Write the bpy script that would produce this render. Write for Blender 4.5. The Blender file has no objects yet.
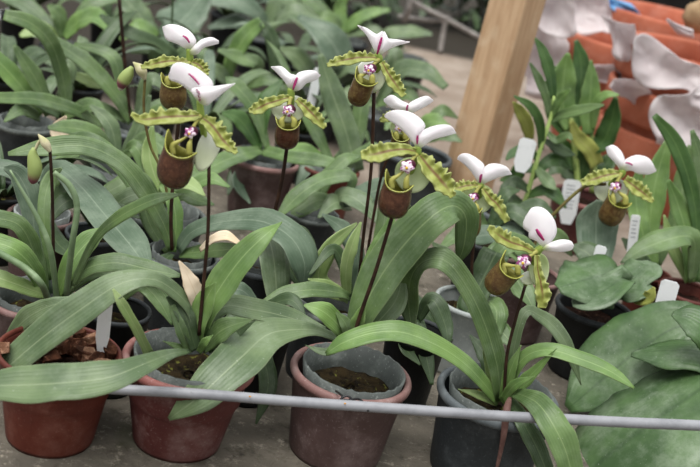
import bpy, math, random
from mathutils import Vector, Matrix, noise
random.seed(7)
S = bpy.context.scene
COL = S.collection
# ------------------------------------------------------------------ camera
FPX, PITCH, CAMH = 1100.0, math.radians(20), 0.579
CAM = Vector((0, 0, CAMH))
FWD = Vector((0, math.cos(PITCH), -math.sin(PITCH)))
ROLL = math.radians(12)                                # the photographer held the camera tilted
_u, _r = Vector((0, math.sin(PITCH), math.cos(PITCH))), Vector((1, 0, 0))
RGT = _r*math.cos(ROLL) + _u*math.sin(ROLL)
UPV = _u*math.cos(ROLL) - _r*math.sin(ROLL)
cd = bpy.data.cameras.new('camera'); cam = bpy.data.objects.new('camera', cd); COL.objects.link(cam)
cam.location = CAM; cam.rotation_euler = Matrix((RGT, UPV, -FWD)).transposed().to_euler()
cd.sensor_width = 36; cd.lens = FPX/700*36; cd.clip_start = .02
cd.dof.use_dof = True; cd.dof.focus_distance = 1.10; cd.dof.aperture_fstop = 7.2
S.camera = cam
S.view_settings.view_transform = 'Standard'; S.view_settings.look = 'None'
S.view_settings.gamma = 1; S.view_settings.exposure = 0.5

def ray(x, y): return FWD + RGT*((x-350)/FPX) + UPV*((233.5-y)/FPX)
def at(x, y, Y):                       # the point of a sight line that lies at world depth Y
    r = ray(x, y); return CAM + r*(Y/r.y)
def atz(x, y, z):                      # the point of a sight line at height z
    r = ray(x, y); return CAM + r*((z-CAMH)/r.z)
def scale_at(Y, y, x=350): return (Y/ray(x, y).y)/FPX      # metres per pixel there

def hexc(h):
    h = h.lstrip('#'); o = []
    for i in (0, 2, 4):
        c = int(h[i:i+2], 16)/255; o.append(c/12.92 if c <= .04045 else ((c+.055)/1.055)**2.4)
    return (*o, 1)

# ------------------------------------------------------------------ materials
class NT:
    def __init__(s, name):
        s.m = bpy.data.materials.new(name); s.m.use_nodes = True; s.t = s.m.node_tree
        s.t.nodes.clear(); s.out = s.n('ShaderNodeOutputMaterial')
    def n(s, typ, **kw):
        nd = s.t.nodes.new(typ)
        for k, v in kw.items(): setattr(nd, k, v)
        return nd
    def l(s, a, b): s.t.links.new(a, b)
    def val(s, sock, v):
        if hasattr(v, 'is_linked') or isinstance(v, bpy.types.NodeSocket): s.l(v, sock)
        else: sock.default_value = v
    def mix(s, f, a, b, mode='MIX'):
        nd = s.n('ShaderNodeMix', data_type='RGBA', blend_type=mode)
        s.val(nd.inputs[0], f); s.val(nd.inputs[6], a); s.val(nd.inputs[7], b); return nd.outputs[2]
    def math(s, op, a, b=0.0, c=0.0):
        nd = s.n('ShaderNodeMath', operation=op); s.val(nd.inputs[0], a); s.val(nd.inputs[1], b); s.val(nd.inputs[2], c); return nd.outputs[0]
    def ramp(s, f, lo, hi):
        nd = s.n('ShaderNodeMapRange', interpolation_type='SMOOTHSTEP'); s.val(nd.inputs[0], f)
        nd.inputs[1].default_value = lo; nd.inputs[2].default_value = hi; return nd.outputs[0]
    def noise(s, scale, detail=3, rough=.55, vec=None):
        nd = s.n('ShaderNodeTexNoise'); nd.inputs['Scale'].default_value = scale
        nd.inputs['Detail'].default_value = detail; nd.inputs['Roughness'].default_value = rough
        if vec is None: vec = s.pos()
        s.l(vec, nd.inputs['Vector']); return nd.outputs[0]
    def pos(s):
        if not hasattr(s, '_p'): s._p = s.n('ShaderNodeTexCoord').outputs['Object']
        return s._p
    def uv(s):
        if not hasattr(s, '_u'):
            sp = s.n('ShaderNodeSeparateXYZ'); s.l(s.n('ShaderNodeTexCoord').outputs['UV'], sp.inputs[0]); s._u = (sp.outputs[0], sp.outputs[1])
        return s._u
    def bump(s, h, strength, dist=.002):
        nd = s.n('ShaderNodeBump'); nd.inputs['Strength'].default_value = strength; nd.inputs['Distance'].default_value = dist
        s.l(h, nd.inputs['Height']); return nd.outputs[0]
    def princ(s, col, rough=.5, spec=.4, normal=None, trans=0, tcol=None, metal=0):
        p = s.n('ShaderNodeBsdfPrincipled'); s.val(p.inputs['Base Color'], col); s.val(p.inputs['Roughness'], rough)
        p.inputs['Specular IOR Level'].default_value = spec; p.inputs['Metallic'].default_value = metal
        if normal is not None: s.l(normal, p.inputs['Normal'])
        o = p.outputs[0]
        if trans:
            t = s.n('ShaderNodeBsdfTranslucent'); s.val(t.inputs[0], tcol if tcol is not None else col)
            mx = s.n('ShaderNodeMixShader'); mx.inputs[0].default_value = trans
            s.l(o, mx.inputs[1]); s.l(t.outputs[0], mx.inputs[2]); o = mx.outputs[0]
        s.l(o, s.out.inputs[0]); return s.m

def soft(h, k=.93):
    r, g, b, _ = hexc(h); y = .3*r+.6*g+.1*b
    return ((y+(r-y)*k)*1.05, y+(g-y)*k, (y+(b-y)*k)*.98, 1)
def leaf_mat(name, c1, c2, mid, dust=.25, dustc='#bcc8b4', rough=.37, trans=.15):
    t = NT(name); u, v = t.uv()
    base = t.mix(t.ramp(t.noise(22), .35, .68), soft(c1), soft(c2))
    veins = t.math('SINE', t.math('MULTIPLY', v, 60.0))
    base = t.mix(t.math('MULTIPLY', t.ramp(veins, .4, 1.0), .06), base, soft(mid))
    dmid = t.math('ABSOLUTE', t.math('SUBTRACT', v, .5))
    base = t.mix(t.math('MULTIPLY', t.math('SUBTRACT', 1.0, t.ramp(dmid, .0, .035)), .55), base, soft(mid))
    base = t.mix(t.math('MULTIPLY', t.ramp(dmid, .47, .5), .5), base, soft(mid))
    d = t.math('MULTIPLY', t.ramp(t.noise(17, 7, .72), .42, .78), dust)
    base = t.mix(d, base, hexc(dustc))
    base = t.mix(t.math('MULTIPLY', t.ramp(t.noise(330, 2), .69, .76), dust*.7), base, hexc('#dfe3da'))
    b = t.bump(t.math('ADD', t.math('MULTIPLY', veins, .12), t.noise(60)), .35, .0016)
    return t.princ(base, rough, .32, b, trans, None)

M = {}
M['grey'] = leaf_mat('dusty_grey_green_leaf', '#4c6342', '#657c54', '#8d9f7b', .24)
M['mid'] = leaf_mat('mid_green_leaf', '#476236', '#5f7c46', '#88a06c', .22)
M['bright'] = leaf_mat('fresh_green_leaf', '#54763a', '#6f924a', '#97b574', .14)
M['dark'] = leaf_mat('dark_green_leaf', '#2f4526', '#415936', '#687e54', .16)
M['blue'] = leaf_mat('blue_green_leaf', '#465d48', '#5b715c', '#80937e', .26)
M['pale'] = leaf_mat('pale_green_leaf', '#76934f', '#8fa96a', '#b4c692', .12)
M['yellow'] = leaf_mat('yellowing_leaf', '#8b9640', '#9da54c', '#c2c07c', .06)
M['deep'] = leaf_mat('glossy_deep_green_leaf', '#2b4a1f', '#43652f', '#6b8a4c', .05, rough=.38)
M['tube'] = leaf_mat('tubular_leaf_skin', '#64805a', '#7a946c', '#8fa884', .2)
M['broad'] = leaf_mat('thick_broad_leaf', '#38552f', '#4d6c3f', '#2b4524', .34, rough=.36)
M['dead'] = leaf_mat('dry_leaf', '#dccbaa', '#eadfc8', '#cdb791', .0, rough=.6, trans=.2)

def petal_mat():
    t = NT('lime_petal'); u, v = t.uv()
    d = t.math('ABSOLUTE', t.math('SUBTRACT', v, .46))
    c = t.mix(t.ramp(t.noise(150), .35, .7), hexc('#8a9244'), hexc('#a6ad60'))
    c = t.mix(t.math('MULTIPLY', t.math('SUBTRACT', 1.0, t.ramp(d, .01, .15)), t.math('MULTIPLY', t.ramp(u, 1.0, .55), .8)), c, hexc('#6b3b2c'))
    c = t.mix(t.math('MULTIPLY', t.ramp(d, .30, .5), .5), c, hexc('#bdc484'))
    return t.princ(c, .45, .3, t.bump(t.noise(300), .3, .001), .2)
M['petal'] = petal_mat()
def pouch_mat(name, lo, mid, hi):
    t = NT(name); u, v = t.uv()
    c = t.mix(t.ramp(t.noise(120, 5, .65), .35, .7), hexc(lo), hexc(mid))
    sp = t.ramp(t.noise(420, 2), .55, .7)
    c = t.mix(t.math('MULTIPLY', sp, .25), c, hexc(hi))
    c = t.mix(t.ramp(v, .90, .99), c, hexc('#80793a'))
    c = t.mix(t.ramp(v, .982, .998), c, hexc('#adb052'))
    return t.princ(c, .24, .6, t.bump(t.noise(200), .12, .001), .06)
M['pouch'] = pouch_mat('brown_pouch', '#43271d', '#5f3c2b', '#7f5d42')
M['pouch_olive'] = pouch_mat('olive_pouch', '#503820', '#6f5a34', '#95854c')
M['pouch_in'] = NT('pouch_inside').princ(hexc('#8f8d42'), .5, .3, trans=.15)
def white_mat():
    t = NT('white_sepal'); u, v = t.uv()
    c = t.mix(t.ramp(t.noise(60), .4, .75), hexc('#fcfafc'), hexc('#f9f2f8'))
    c = t.mix(t.ramp(u, .30, .04), c, hexc('#a7bd4e'))
    return t.princ(c, .5, .25, t.bump(t.noise(260), .12, .001), .5, hexc('#fdfafd'))
M['white'] = white_mat()
M['vein'] = NT('magenta_vein').princ(hexc('#a02a68'), .5, .3)
def syn(name, a, b):
    t = NT(name); u, v = t.uv()
    return t.princ(t.mix(t.ramp(v, .2, .8), hexc(a), hexc(b)), .5, .3, None, .42)
M['syn'] = syn('pale_green_sepal', '#bccb94', '#d3ddb6')
M['synw'] = syn('cream_sepal', '#f0f2ec', '#dde3c8')
def stam_mat():
    t = NT('pink_shield')
    c = t.mix(t.ramp(t.noise(330, 1), .48, .56), hexc('#f3e3ee'), hexc('#9a4a84'))
    return t.princ(c, .4, .4)
M['stam'] = stam_mat()
M['stamc'] = NT('yellow_eye').princ(hexc('#d9b52e'), .5, .3)
M['maroon'] = NT('maroon_column').princ(hexc('#4a1a2c'), .5, .3)
M['column'] = NT('column_lobe').princ(hexc('#adab5c'), .45, .3, trans=.15)
M['ovary'] = NT('green_ovary').princ(hexc('#8aa04a'), .5, .3)
def stem_mat(name, a, b):
    t = NT(name); return t.princ(t.mix(t.ramp(t.noise(70), .35, .7), hexc(a), hexc(b)), .6, .2, t.bump(t.noise(400), .3, .001))
M['stem'] = stem_mat('dark_flower_stem', '#24160f', '#3c281d')
M['stemg'] = stem_mat('olive_flower_stem', '#5a4a2c', '#6f6a3c')
M['stemlg'] = stem_mat('light_green_stem', '#9db865', '#b2c97c')
M['cane'] = stem_mat('pale_cane', '#8ea555', '#a9b976')
M['root'] = stem_mat('dried_spike', '#5d433e', '#7b5d56')
M['bract'] = stem_mat('bract_skin', '#c9c0a2', '#a8a878')
def bud_mat():
    t = NT('bud_skin'); u, v = t.uv()
    c = t.mix(t.ramp(v, .55, .75), hexc('#98a866'), hexc('#7a4650'))
    c = t.mix(t.ramp(v, .86, .95), c, hexc('#d8d6c0'))
    return t.princ(c, .45, .3, None, .1)
M['bud'] = bud_mat()
def pot_mat(name, a, b, dustc, dust, rough=.6, bumpy=.25):
    t = NT(name)
    c = t.mix(t.ramp(t.noise(14, 5, .6), .35, .7), hexc(a), hexc(b))
    c = t.mix(t.math('MULTIPLY', t.ramp(t.noise(26, 8, .72), .46, .72), dust), c, hexc(dustc))
    c = t.mix(t.math('MULTIPLY', t.ramp(t.noise(420, 2), .62, .72), dust*.9), c, hexc(dustc))
    g = t.noise(7, 6, .7); c = t.mix(t.math('MULTIPLY', t.ramp(g, .52, .75), dust*.8), c, hexc(dustc))
    return t.princ(c, rough, .35, t.bump(t.noise(180, 4), bumpy, .0015))
M['terra'] = pot_mat('terracotta_plastic', '#4f2017', '#622b1d', '#937066', .20)
M['redpot'] = pot_mat('red_brown_plastic', '#4e2523', '#5f312d', '#998682', .34)
M['redrim'] = pot_mat('faded_red_lip', '#7d4c47', '#90605a', '#b8a29f', .35)
M['purple'] = pot_mat('purple_brown_plastic', '#4a3836', '#574340', '#90807e', .38)
M['purplerim'] = pot_mat('faded_purple_lip', '#775854', '#896a65', '#b09d9a', .35)
M['black'] = pot_mat('charcoal_plastic', '#23272a', '#2f3437', '#6f7476', .22)
M['blackrim'] = pot_mat('charcoal_lip', '#4d5356', '#5e6467', '#8f9496', .3)
M['liner'] = pot_mat('grey_nursery_plastic', '#484d4b', '#626865', '#9fa6a0', .4)
M['linerpale'] = pot_mat('pale_nursery_plastic', '#8e9492', '#a4aaa8', '#cfd4d0', .35)
M['clay'] = pot_mat('orange_clay', '#a35840', '#b56a50', '#cba091', .25, .8)
M['ink'] = pot_mat('matt_black_plastic', '#0f1011', '#17191a', '#2f3233', .2)
def soil(name, a, b, c_):
    t = NT(name); n = t.noise(90, 6, .7)
    c = t.mix(t.ramp(n, .35, .6), hexc(a), hexc(b)); c = t.mix(t.ramp(t.noise(170, 3), .6, .7), c, hexc(c_))
    return t.princ(c, .9, .1, t.bump(n, 1, .006))
M['soil'] = soil('mossy_mix', '#1c1710', '#382e1d', '#66672f')
M['barkmix'] = soil('bark_mix', '#1c120d', '#33211a', '#5c4335')
M['bark_pale'] = soil('pale_bark_face', '#6b4a38', '#9a7660', '#b99c86')
M['bark'] = soil('bark_chip_skin', '#38231a', '#5c3a2a', '#93705a')
def tagm():
    t = NT('white_plastic_tag'); return t.princ(t.mix(t.ramp(t.noise(60), .5, .8), hexc('#e9ebec'), hexc('#cfd2d2')), .4, .4)
M['tag'] = tagm()
M['ink_text'] = NT('grey_pencil').princ(hexc('#8c9096'), .7, .1)
def wood():
    t = NT('planed_softwood'); mp = t.n('ShaderNodeMapping'); t.l(t.pos(), mp.inputs[0]); mp.inputs['Scale'].default_value = (55, 55, 5)
    c = t.mix(t.ramp(t.noise(2.0, 5, .6, mp.outputs[0]), .3, .7), hexc('#ad8c6c'), hexc('#c4a585'))
    c = t.mix(t.math('MULTIPLY', t.ramp(t.noise(26, 4), .5, .75), .4), c, hexc('#d2bda2'))
    return t.princ(c, .7, .25, t.bump(t.noise(4, 3, .5, mp.outputs[0]), .3, .002))
M['wood'] = wood()
def pipe():
    t = NT('grey_conduit')
    c = t.mix(t.ramp(t.noise(30, 5, .7), .4, .75), hexc('#8a8b90'), hexc('#75767b'))
    c = t.mix(t.ramp(t.noise(48, 3), .73, .78), c, hexc('#5a5654'))
    return t.princ(c, .45, .4, t.bump(t.noise(150), .2, .001))
M['pipe'] = pipe()
M['rust'] = NT('orange_speck').princ(hexc('#c98a2c'), .7, .1)
M['wire'] = NT('dark_wire').princ(hexc('#2a2a2c'), .4, .5, metal=.6)
def floorm():
    t = NT('weathered_concrete')
    c = t.mix(t.ramp(t.noise(5, 6, .65), .35, .68), hexc('#625c53'), hexc('#8a8275'))
    c = t.mix(t.ramp(t.noise(22, 7, .75), .50, .70), c, hexc('#4a453b'))
    c = t.mix(t.math('MULTIPLY', t.ramp(t.noise(55, 8, .8), .53, .66), .8), c, hexc('#b5ac9d'))
    c = t.mix(t.math('MULTIPLY', t.ramp(t.noise(9, 4), .55, .72), .4), c, hexc('#454d33'))
    sp = t.n('ShaderNodeSeparateXYZ'); t.l(t.pos(), sp.inputs[0])
    c = t.mix(t.ramp(sp.outputs[1], 1.55, 1.95), c, t.mix(t.ramp(t.noise(9, 6, .7), .35, .7), hexc('#8c7d70'), hexc('#a5988c')))   # the cleaner, paler slab of the path
    c = t.mix(t.math('MULTIPLY', t.ramp(sp.outputs[1], 1.95, 2.1), t.ramp(sp.outputs[0], .04, -.06)), c, hexc('#332e27'))   # bare earth left of the path, shadows between plants painted into its colour
    c = t.mix(t.ramp(sp.outputs[1], 3.25, 3.35), c, hexc('#332e27'))                                                              # bare earth past the slab
    return t.princ(c, .85, .2, t.bump(t.noise(70, 8, .78), 1.0, .007))
M['floor'] = floorm()
def film():
    t = NT('white_plastic_film')
    c = t.mix(t.ramp(t.noise(16, 4), .35, .7), hexc('#d8cfd1'), hexc('#e7e1e2'))
    p = t.n('ShaderNodeBsdfPrincipled'); t.l(c, p.inputs['Base Color']); p.inputs['Roughness'].default_value = .4
    tr = t.n('ShaderNodeBsdfTransparent'); tl = t.n('ShaderNodeBsdfTranslucent'); t.l(c, tl.inputs[0])
    a = t.n('ShaderNodeMixShader'); a.inputs[0].default_value = .35; t.l(p.outputs[0], a.inputs[1]); t.l(tl.outputs[0], a.inputs[2])
    b = t.n('ShaderNodeMixShader'); b.inputs[0].default_value = .15; t.l(a.outputs[0], b.inputs[1]); t.l(tr.outputs[0], b.inputs[2])
    t.l(b.outputs[0], t.out.inputs[0]); return t.m
M['film'] = film()
M['bluebag'] = NT('blue_plastic_film').princ(hexc('#6fa6d8'), .4, .4, trans=.2)
M['stone'] = pot_mat('tan_stone', '#8f7658', '#a98f6e', '#c9b597', .3, .9, .8)
M['rod'] = stem_mat('grey_rod', '#77726e', '#97928e')

# ------------------------------------------------------------------ object helpers
ORG = {}
def link(name, verts, faces, mats, parent=None, uvs=None, smooth=True, solid=0, midx=None, off=0):
    o0 = ORG[parent.name] if parent is not None else None
    me = bpy.data.meshes.new(name)
    org = o0 if o0 is not None else Vector((0, 0, 0))
    if parent is None:
        zs = min(v[2] for v in verts); n = len(verts)
        org = Vector((sum(v[0] for v in verts)/n, sum(v[1] for v in verts)/n, zs))
    me.from_pydata([tuple(Vector(v)-org) for v in verts], [], faces)
    for m in (mats if isinstance(mats, (list, tuple)) else [mats]): me.materials.append(m)
    if smooth: me.polygons.foreach_set('use_smooth', [True]*len(me.polygons))
    if midx: me.polygons.foreach_set('material_index', midx)
    if uvs:
        ul = me.uv_layers.new(name='uv')
        for lp in me.loops: ul.data[lp.index].uv = uvs[lp.vertex_index]
    me.update()
    o = bpy.data.objects.new(name, me); COL.objects.link(o)
    if parent is not None: o.parent = parent
    else: o.location = org
    ORG[o.name] = org
    if solid:
        md = o.modifiers.new('thickness', 'SOLIDIFY'); md.thickness = solid; md.offset = off
    return o
def empty(name, loc, label, cat, group=None):
    o = bpy.data.objects.new(name, None); COL.objects.link(o); o.location = loc; ORG[o.name] = Vector(loc)
    o.empty_display_size = .02
    return tag(o, label, cat, group)
def tag(o, label, cat, group=None, kind=None):
    o['label'] = label; o['category'] = cat
    if group: o['group'] = group
    if kind: o['kind'] = kind
    return o

def cr(P, n):
    """Catmull-Rom through P (Vectors or floats), n samples."""
    if len(P) == 2: return [P[0]+(P[1]-P[0])*(i/(n-1)) for i in range(n)]
    Q = [P[0]*2-P[1]] + list(P) + [P[-1]*2-P[-2]]
    out = []
    for i in range(n):
        t = i/(n-1)*(len(P)-1); k = min(int(t), len(P)-2); f = t-k
        a, b, c, d = Q[k:k+4]
        out.append((b*2 + (c-a)*f + (a*2-b*5+c*4-d)*f*f + (b*3-a-c*3+d)*f**3)*.5)
    return out
def grid_faces(n, m, close=False, base=0):
    f = []
    for i in range(n-1):
        for j in range(m if close else m-1):
            j2 = (j+1) % m
            f.append((base+i*m+j, base+i*m+j2, base+(i+1)*m+j2, base+(i+1)*m+j))
    return f

def sweep_frames(pts):
    """Per point: tangent, the across direction seen square-on from the camera, the direction away from it."""
    n = len(pts); raw = []
    for i in range(n):
        T = (pts[min(i+1, n-1)]-pts[max(i-1, 0)]).normalized(); V = (pts[i]-CAM).normalized()
        c = V.cross(T)
        if c.length < 1e-4: c = Vector((0, 0, 1))
        raw.append((T, c.normalized(), V))
    k = max(range(n), key=lambda i: abs(raw[i][1].z)); sg = [0]*n
    sg[k] = 1 if raw[k][1].z >= 0 else -1
    for i in range(k+1, n): sg[i] = sg[i-1] if raw[i][1].dot(raw[i-1][1]) >= 0 else -sg[i-1]
    for i in range(k-1, -1, -1): sg[i] = sg[i+1] if raw[i][1].dot(raw[i+1][1]) >= 0 else -sg[i+1]
    out = []
    for (T, c, V), s in zip(raw, sg):
        Sv = c*s; B = T.cross(Sv).normalized()
        if B.dot(V) < 0: B = -B
        out.append((T, Sv, B))
    return out

def leaf(parent, base_y, pts, hw, mat='mid', roll=32, dy=0, fold=.16, wav=.03, name='leaf', n=26, solid=.0008, label=None):
    """A strap leaf: centre line, half widths, roll of the blade about its length, depth of each point from its plant's base."""
    k = len(pts)
    if not isinstance(dy, (list, tuple)): dy = [dy*(i/(k-1)) for i in range(k)]
    P = [at(x, y, base_y+d) for (x, y), d in zip(pts, dy)]
    H = [h*scale_at(base_y+d, y) for (x, y), h, d in zip(pts, hw, dy)]
    P = cr(P, n); H = [max(h, .0004) for h in cr(H, n)]
    fr = sweep_frames(P); ph = random.random()*6
    m = 7; vs = []; uv = []
    RO = [math.radians(q) for q in cr([float(q) for q in (roll if isinstance(roll, (list, tuple)) else [roll]*k)], n)]
    for i, (p, h, (T, Sv, B)) in enumerate(zip(P, H, fr)):
        t = i/(n-1); r0 = RO[i]
        W = Sv + B*math.tan(r0)
        N = (Sv*math.sin(r0) - B*math.cos(r0)); 
        for j in range(m):
            s = j/(m-1)*2-1
            e = h*wav*3*math.sin(t*17+ph+s*1.3)*abs(s)
            hs = h*(1+.10*noise.noise(Vector((t*9, ph+(3 if s > 0 else 0), 0))))
            vs.append(p + W*(hs*s) + N*(fold*h*(abs(s)**1.5) + e)); uv.append((t, j/(m-1)))
    o = link(name, vs, grid_faces(n, m), M[mat] if isinstance(mat, str) else mat, parent, uv, solid=solid)
    if label: o['label'] = label
    return o

def tube_data(P, R, m=10, caps=True, base=0):
    n = len(P); vs = []; uv = []
    up = Vector((0, 0, 1)); T0 = (P[1]-P[0]).normalized()
    A = T0.orthogonal().normalized()
    for i in range(n):
        T = (P[min(i+1, n-1)]-P[max(i-1, 0)]).normalized()
        A = (A - T*A.dot(T)).normalized(); Bv = T.cross(A)
        for j in range(m):
            a = 2*math.pi*j/m
            vs.append(P[i] + (A*math.cos(a)+Bv*math.sin(a))*R[i]); uv.append((j/m, i/(n-1)))
    f = grid_faces(n, m, True, base)
    if caps: f += [tuple(base+j for j in range(m))[::-1], tuple(base+(n-1)*m+j for j in range(m))]
    return vs, f, uv
def tube(name, P, R, mat, parent=None, n=20, m=10):
    P = cr(P, n); R = cr([float(r) for r in R], n) if isinstance(R, (list, tuple)) else [R]*n
    v, f, uv = tube_data(P, R, m)
    return link(name, v, f, M[mat] if isinstance(mat, str) else mat, parent, uv)
def ptube(parent, Y, pts, rpx, mat, name='flower_stem', dy=0, n=20):
    k = len(pts)
    if not isinstance(dy, (list, tuple)): dy = [dy*(i/(k-1)) for i in range(k)]
    if not isinstance(rpx, (list, tuple)): rpx = [rpx]*k
    return tube(name, [at(x, y, Y+d) for (x, y), d in zip(pts, dy)], [r*scale_at(Y+d, y) for (x, y), r, d in zip(pts, rpx, dy)], mat, parent, n)

def lathe(name, c, prof, mat, parent=None, m=48, tilt=None, jag=None, notch=0, wob=0):
    """prof: (radius, height) pairs; jag(i, angle) adds height to ring i; notch cuts drain gaps in ring 0/1."""
    vs = []; uv = []; n = len(prof); ph = random.random()*6
    for i, (r, z) in enumerate(prof):
        for j in range(m):
            a = 2*math.pi*j/m
            rr = r*(1+wob*math.sin(2*a+ph)+wob*.5*math.sin(3*a+ph*2)); zz = z
            if jag: zz += jag(i, a)
            if notch and i in (0, 1) and (j+2) % (m//4) < 3: zz += notch
            v = Vector((rr*math.cos(a), rr*math.sin(a), zz))
            if tilt: v = tilt @ v
            vs.append(c+v); uv.append((j/m, i/max(1, n-1)))
    f = grid_faces(n, m, True)
    o = link(name, vs, f, M[mat] if isinstance(mat, str) else mat, parent, uv)
    return o

def make_pot(root, c, R, h, style, fill='soil', liner='liner', liner_r=.80, liner_up=.004, rimh=None, base_r=.74, lc=(0, 0), fillz=None):
    body, rim = {'terra': ('terra', 'terra'), 'red': ('redpot', 'redrim'), 'purple': ('purple', 'purplerim'), 'black': ('black', 'blackrim'), 'grey': ('black', 'liner'), 'clay': ('terra', 'redrim'), 'linerpot': ('linerpale', 'linerpale'), 'ink': ('ink', 'black')}[style]
    b = R*base_r; th = .0035; rh = rimh or R*.16
    r1 = b+(R*.955-b)*((h-rh)/h)
    prof = [(b*.3, .004), (b-.002, .003), (b, .0), (b+.001, .004), (b+(r1-b)*.5, h*.45), (r1, h-rh*1.25), (r1+.001, h-rh*1.1), (R*.955, h-rh*.9)]
    p = lathe('pot', c, prof+[(R*.94, h-rh*.5), (R*.90, h-rh*.9), (r1-th, h*.6), (b*.98, h*.25), (b*.5, h*.2), (.001, h*.2)], body, root, 56, notch=.006)
    a = rh*.5
    ring = [(R-a*.8+a*.8*math.cos(t)*1.0, h-a+a*math.sin(t)) for t in [math.radians(q) for q in range(-100, 215, 35)]]
    lathe('rim', c, ring, rim, p, 56, wob=.003)
    fz = fillz if fillz is not None else h*.79
    if liner:
        lcv = c+Vector((lc[0], lc[1], 0)); lr = R*liner_r
        s1 = random.random()*9
        def jag(i, ang):
            return (.0016*noise.noise(Vector((math.cos(ang)*9+s1, math.sin(ang)*9, 0)))+.0006*math.sin(ang*23+s1)) if i in (3, 4) else 0
        lathe('inner_pot', lcv, [(lr*.72, h*.16), (lr*.86, h*.55), (lr*.93, h*.8), (lr, h+liner_up), (lr-.0025, h+liner_up), (lr*.9, h*.8), (lr*.83, h*.5)], liner, root, 72, jag=jag, wob=.012)
        fr, fc = lr*.90, lcv
    else: fr, fc = R*.90, c
    vs = [fc+Vector((0, 0, fz))]; K = 10; m = 30
    for i in range(1, K+1):
        for j in range(m):
            a = 2*math.pi*j/m; r = fr*i/K
            q = Vector((r*math.cos(a), r*math.sin(a), 0))
            vs.append(fc+q+Vector((0, 0, fz+.007*noise.noise((q+fc)*90)-(.004 if i == K else 0))))
    f = [(0, 1+j, 1+(j+1) % m) for j in range(m)]
    f += [tuple(x for x in q) for q in grid_faces(K, m, True, 1)]
    g = link('growing_medium', vs, f, M[fill], root); g['kind'] = 'stuff'
    return p

def plant(name, label, rim, w, style, cat='potted plant', h=.09, group=None, **kw):
    """A pot whose rim centre is seen at `rim`, `w` pixels wide, standing on the floor; returns (root, depth)."""
    c = atz(rim[0], rim[1], h); c.z = 0
    R = w/2*scale_at(c.y, rim[1])
    root = empty(name, c, label, cat, group)
    if style: make_pot(root, c, R, h, style, **kw)
    return root, c.y
# ------------------------------------------------------------------ flowers
def make_petal(fl, Y, pts, hw, dy, n=64):
    k = len(pts); d = [dy*(i/(k-1)) for i in range(k)]
    P = cr([at(x, y, Y+q) for (x, y), q in zip(pts, d)], n); s = scale_at(Y, pts[0][1])
    H = [max(h*s, .0006) for h in cr([float(h)*.94 for h in hw], n)]
    fr = sweep_frames(P); vs = []; uv = []; m = 9; ph = random.random()*6
    for i, (p, h, (T, Sv, B)) in enumerate(zip(P, H, fr)):
        t = i/(n-1)
        for j in range(m):
            q = j/(m-1)*2-1
            am = .55+.8*noise.noise(Vector((t*7, ph, q)))
            ruf = (q > 0)*q*q*am*(.34*math.sin(t*40+ph+2*math.sin(t*9+ph))+.18*math.sin(t*71+ph*2)) + (q < 0)*q*q*am*.2*math.sin(t*26+ph+2*math.sin(t*7))
            uu = h*(q + ruf)
            z = h*(.35*abs(q)**1.6*(-1) + (q > 0)*q*.42*math.cos(t*36+ph) + (q < 0)*q*.2*math.cos(t*22+ph))
            vs.append(p + Sv*uu + B*(uu*.35) + (p-CAM).normalized()*z); uv.append((t, j/(m-1)))
    return link('petal', vs, grid_faces(n, m), M['petal'], fl, uv, solid=.0011)

def lobe_pts(bot, top, Y, s, back, bulge, n=22, m=9):
    """One half of the folded hood: between its lower and its upper edge, both running from the base to the lobe's tip."""
    def path(pts):
        P = cr([Vector((x, y, 0)) for x, y in pts], 60)
        L = [0]
        for a, b in zip(P, P[1:]): L.append(L[-1]+(b-a).length)
        out = []
        for i in range(n):
            d = L[-1]*i/(n-1); k = 0
            while k < 58 and L[k+1] < d: k += 1
            f = (d-L[k])/max(1e-6, L[k+1]-L[k]); out.append(P[k].lerp(P[k+1], min(1, f)))
        return out
    b, t = path(bot), path(top); vs = []; uv = []
    j0 = b[0]
    for i in range(n):
        u = i/(n-1)
        for j in range(m):
            q = j/(m-1); p = b[i].lerp(t[i], q)
            dist = (p-j0).length*s
            dep = back*dist*u*(1-.35*q) - bulge*math.sin(math.pi*q)*math.sin(math.pi*min(1, u*1.05))*s*14 + (.35*s*math.sin(u*9+q*5))
            v = at(p.x, p.y, Y+dep); vs.append(v); uv.append((min(1, (p-j0).length/34), q))
    return vs, grid_faces(n, m), uv

def make_dorsal(fl, Y, L, R, vein, back=(.45, .45), bulge=(.35, .35), front=(0, 0)):
    s = scale_at(Y, L[0][0][1]); vs = []; fs = []; uv = []
    for (bt, tp), bk, bg, fr in zip((L, R), back, bulge, front):
        a, f, u = lobe_pts(bt, tp, Y+fr, s, bk, bg)
        fs += [tuple(x+len(vs) for x in q) for q in f]; vs += a; uv += u
    o = link('dorsal_sepal', vs, fs, M['white'], fl, uv, solid=.0008)
    for pts, w in vein:
        n = 14; P = [Vector((x, y, 0)) for x, y in pts]; P = cr(P, n)
        vv = []; tree = None
        for i, p in enumerate(P):
            T = (P[min(i+1, n-1)]-P[max(0, i-1)]).normalized(); N = Vector((-T.y, T.x, 0)); ww = w*(.4+.6*math.sin(math.pi*(.12+.8*i/(n-1))))
            for q in (-1, 0, 1):
                x = p+N*ww*q
                # lie just on the sepal's face
                best = min(vs, key=lambda v: (proj(v)[0]-x.x)**2+(proj(v)[1]-x.y)**2)
                yb = best.y
                vv.append(at(x.x, x.y, yb-.0034-(.0004 if q == 0 else 0)))
        link('midvein', vv, grid_faces(n, 3), M['vein'], o, solid=.0003)
    return o
def proj(v):
    d = Vector(v)-CAM; z = d.dot(FWD); return (350+FPX*d.dot(RGT)/z, 233.5-FPX*d.dot(UPV)/z)

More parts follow.
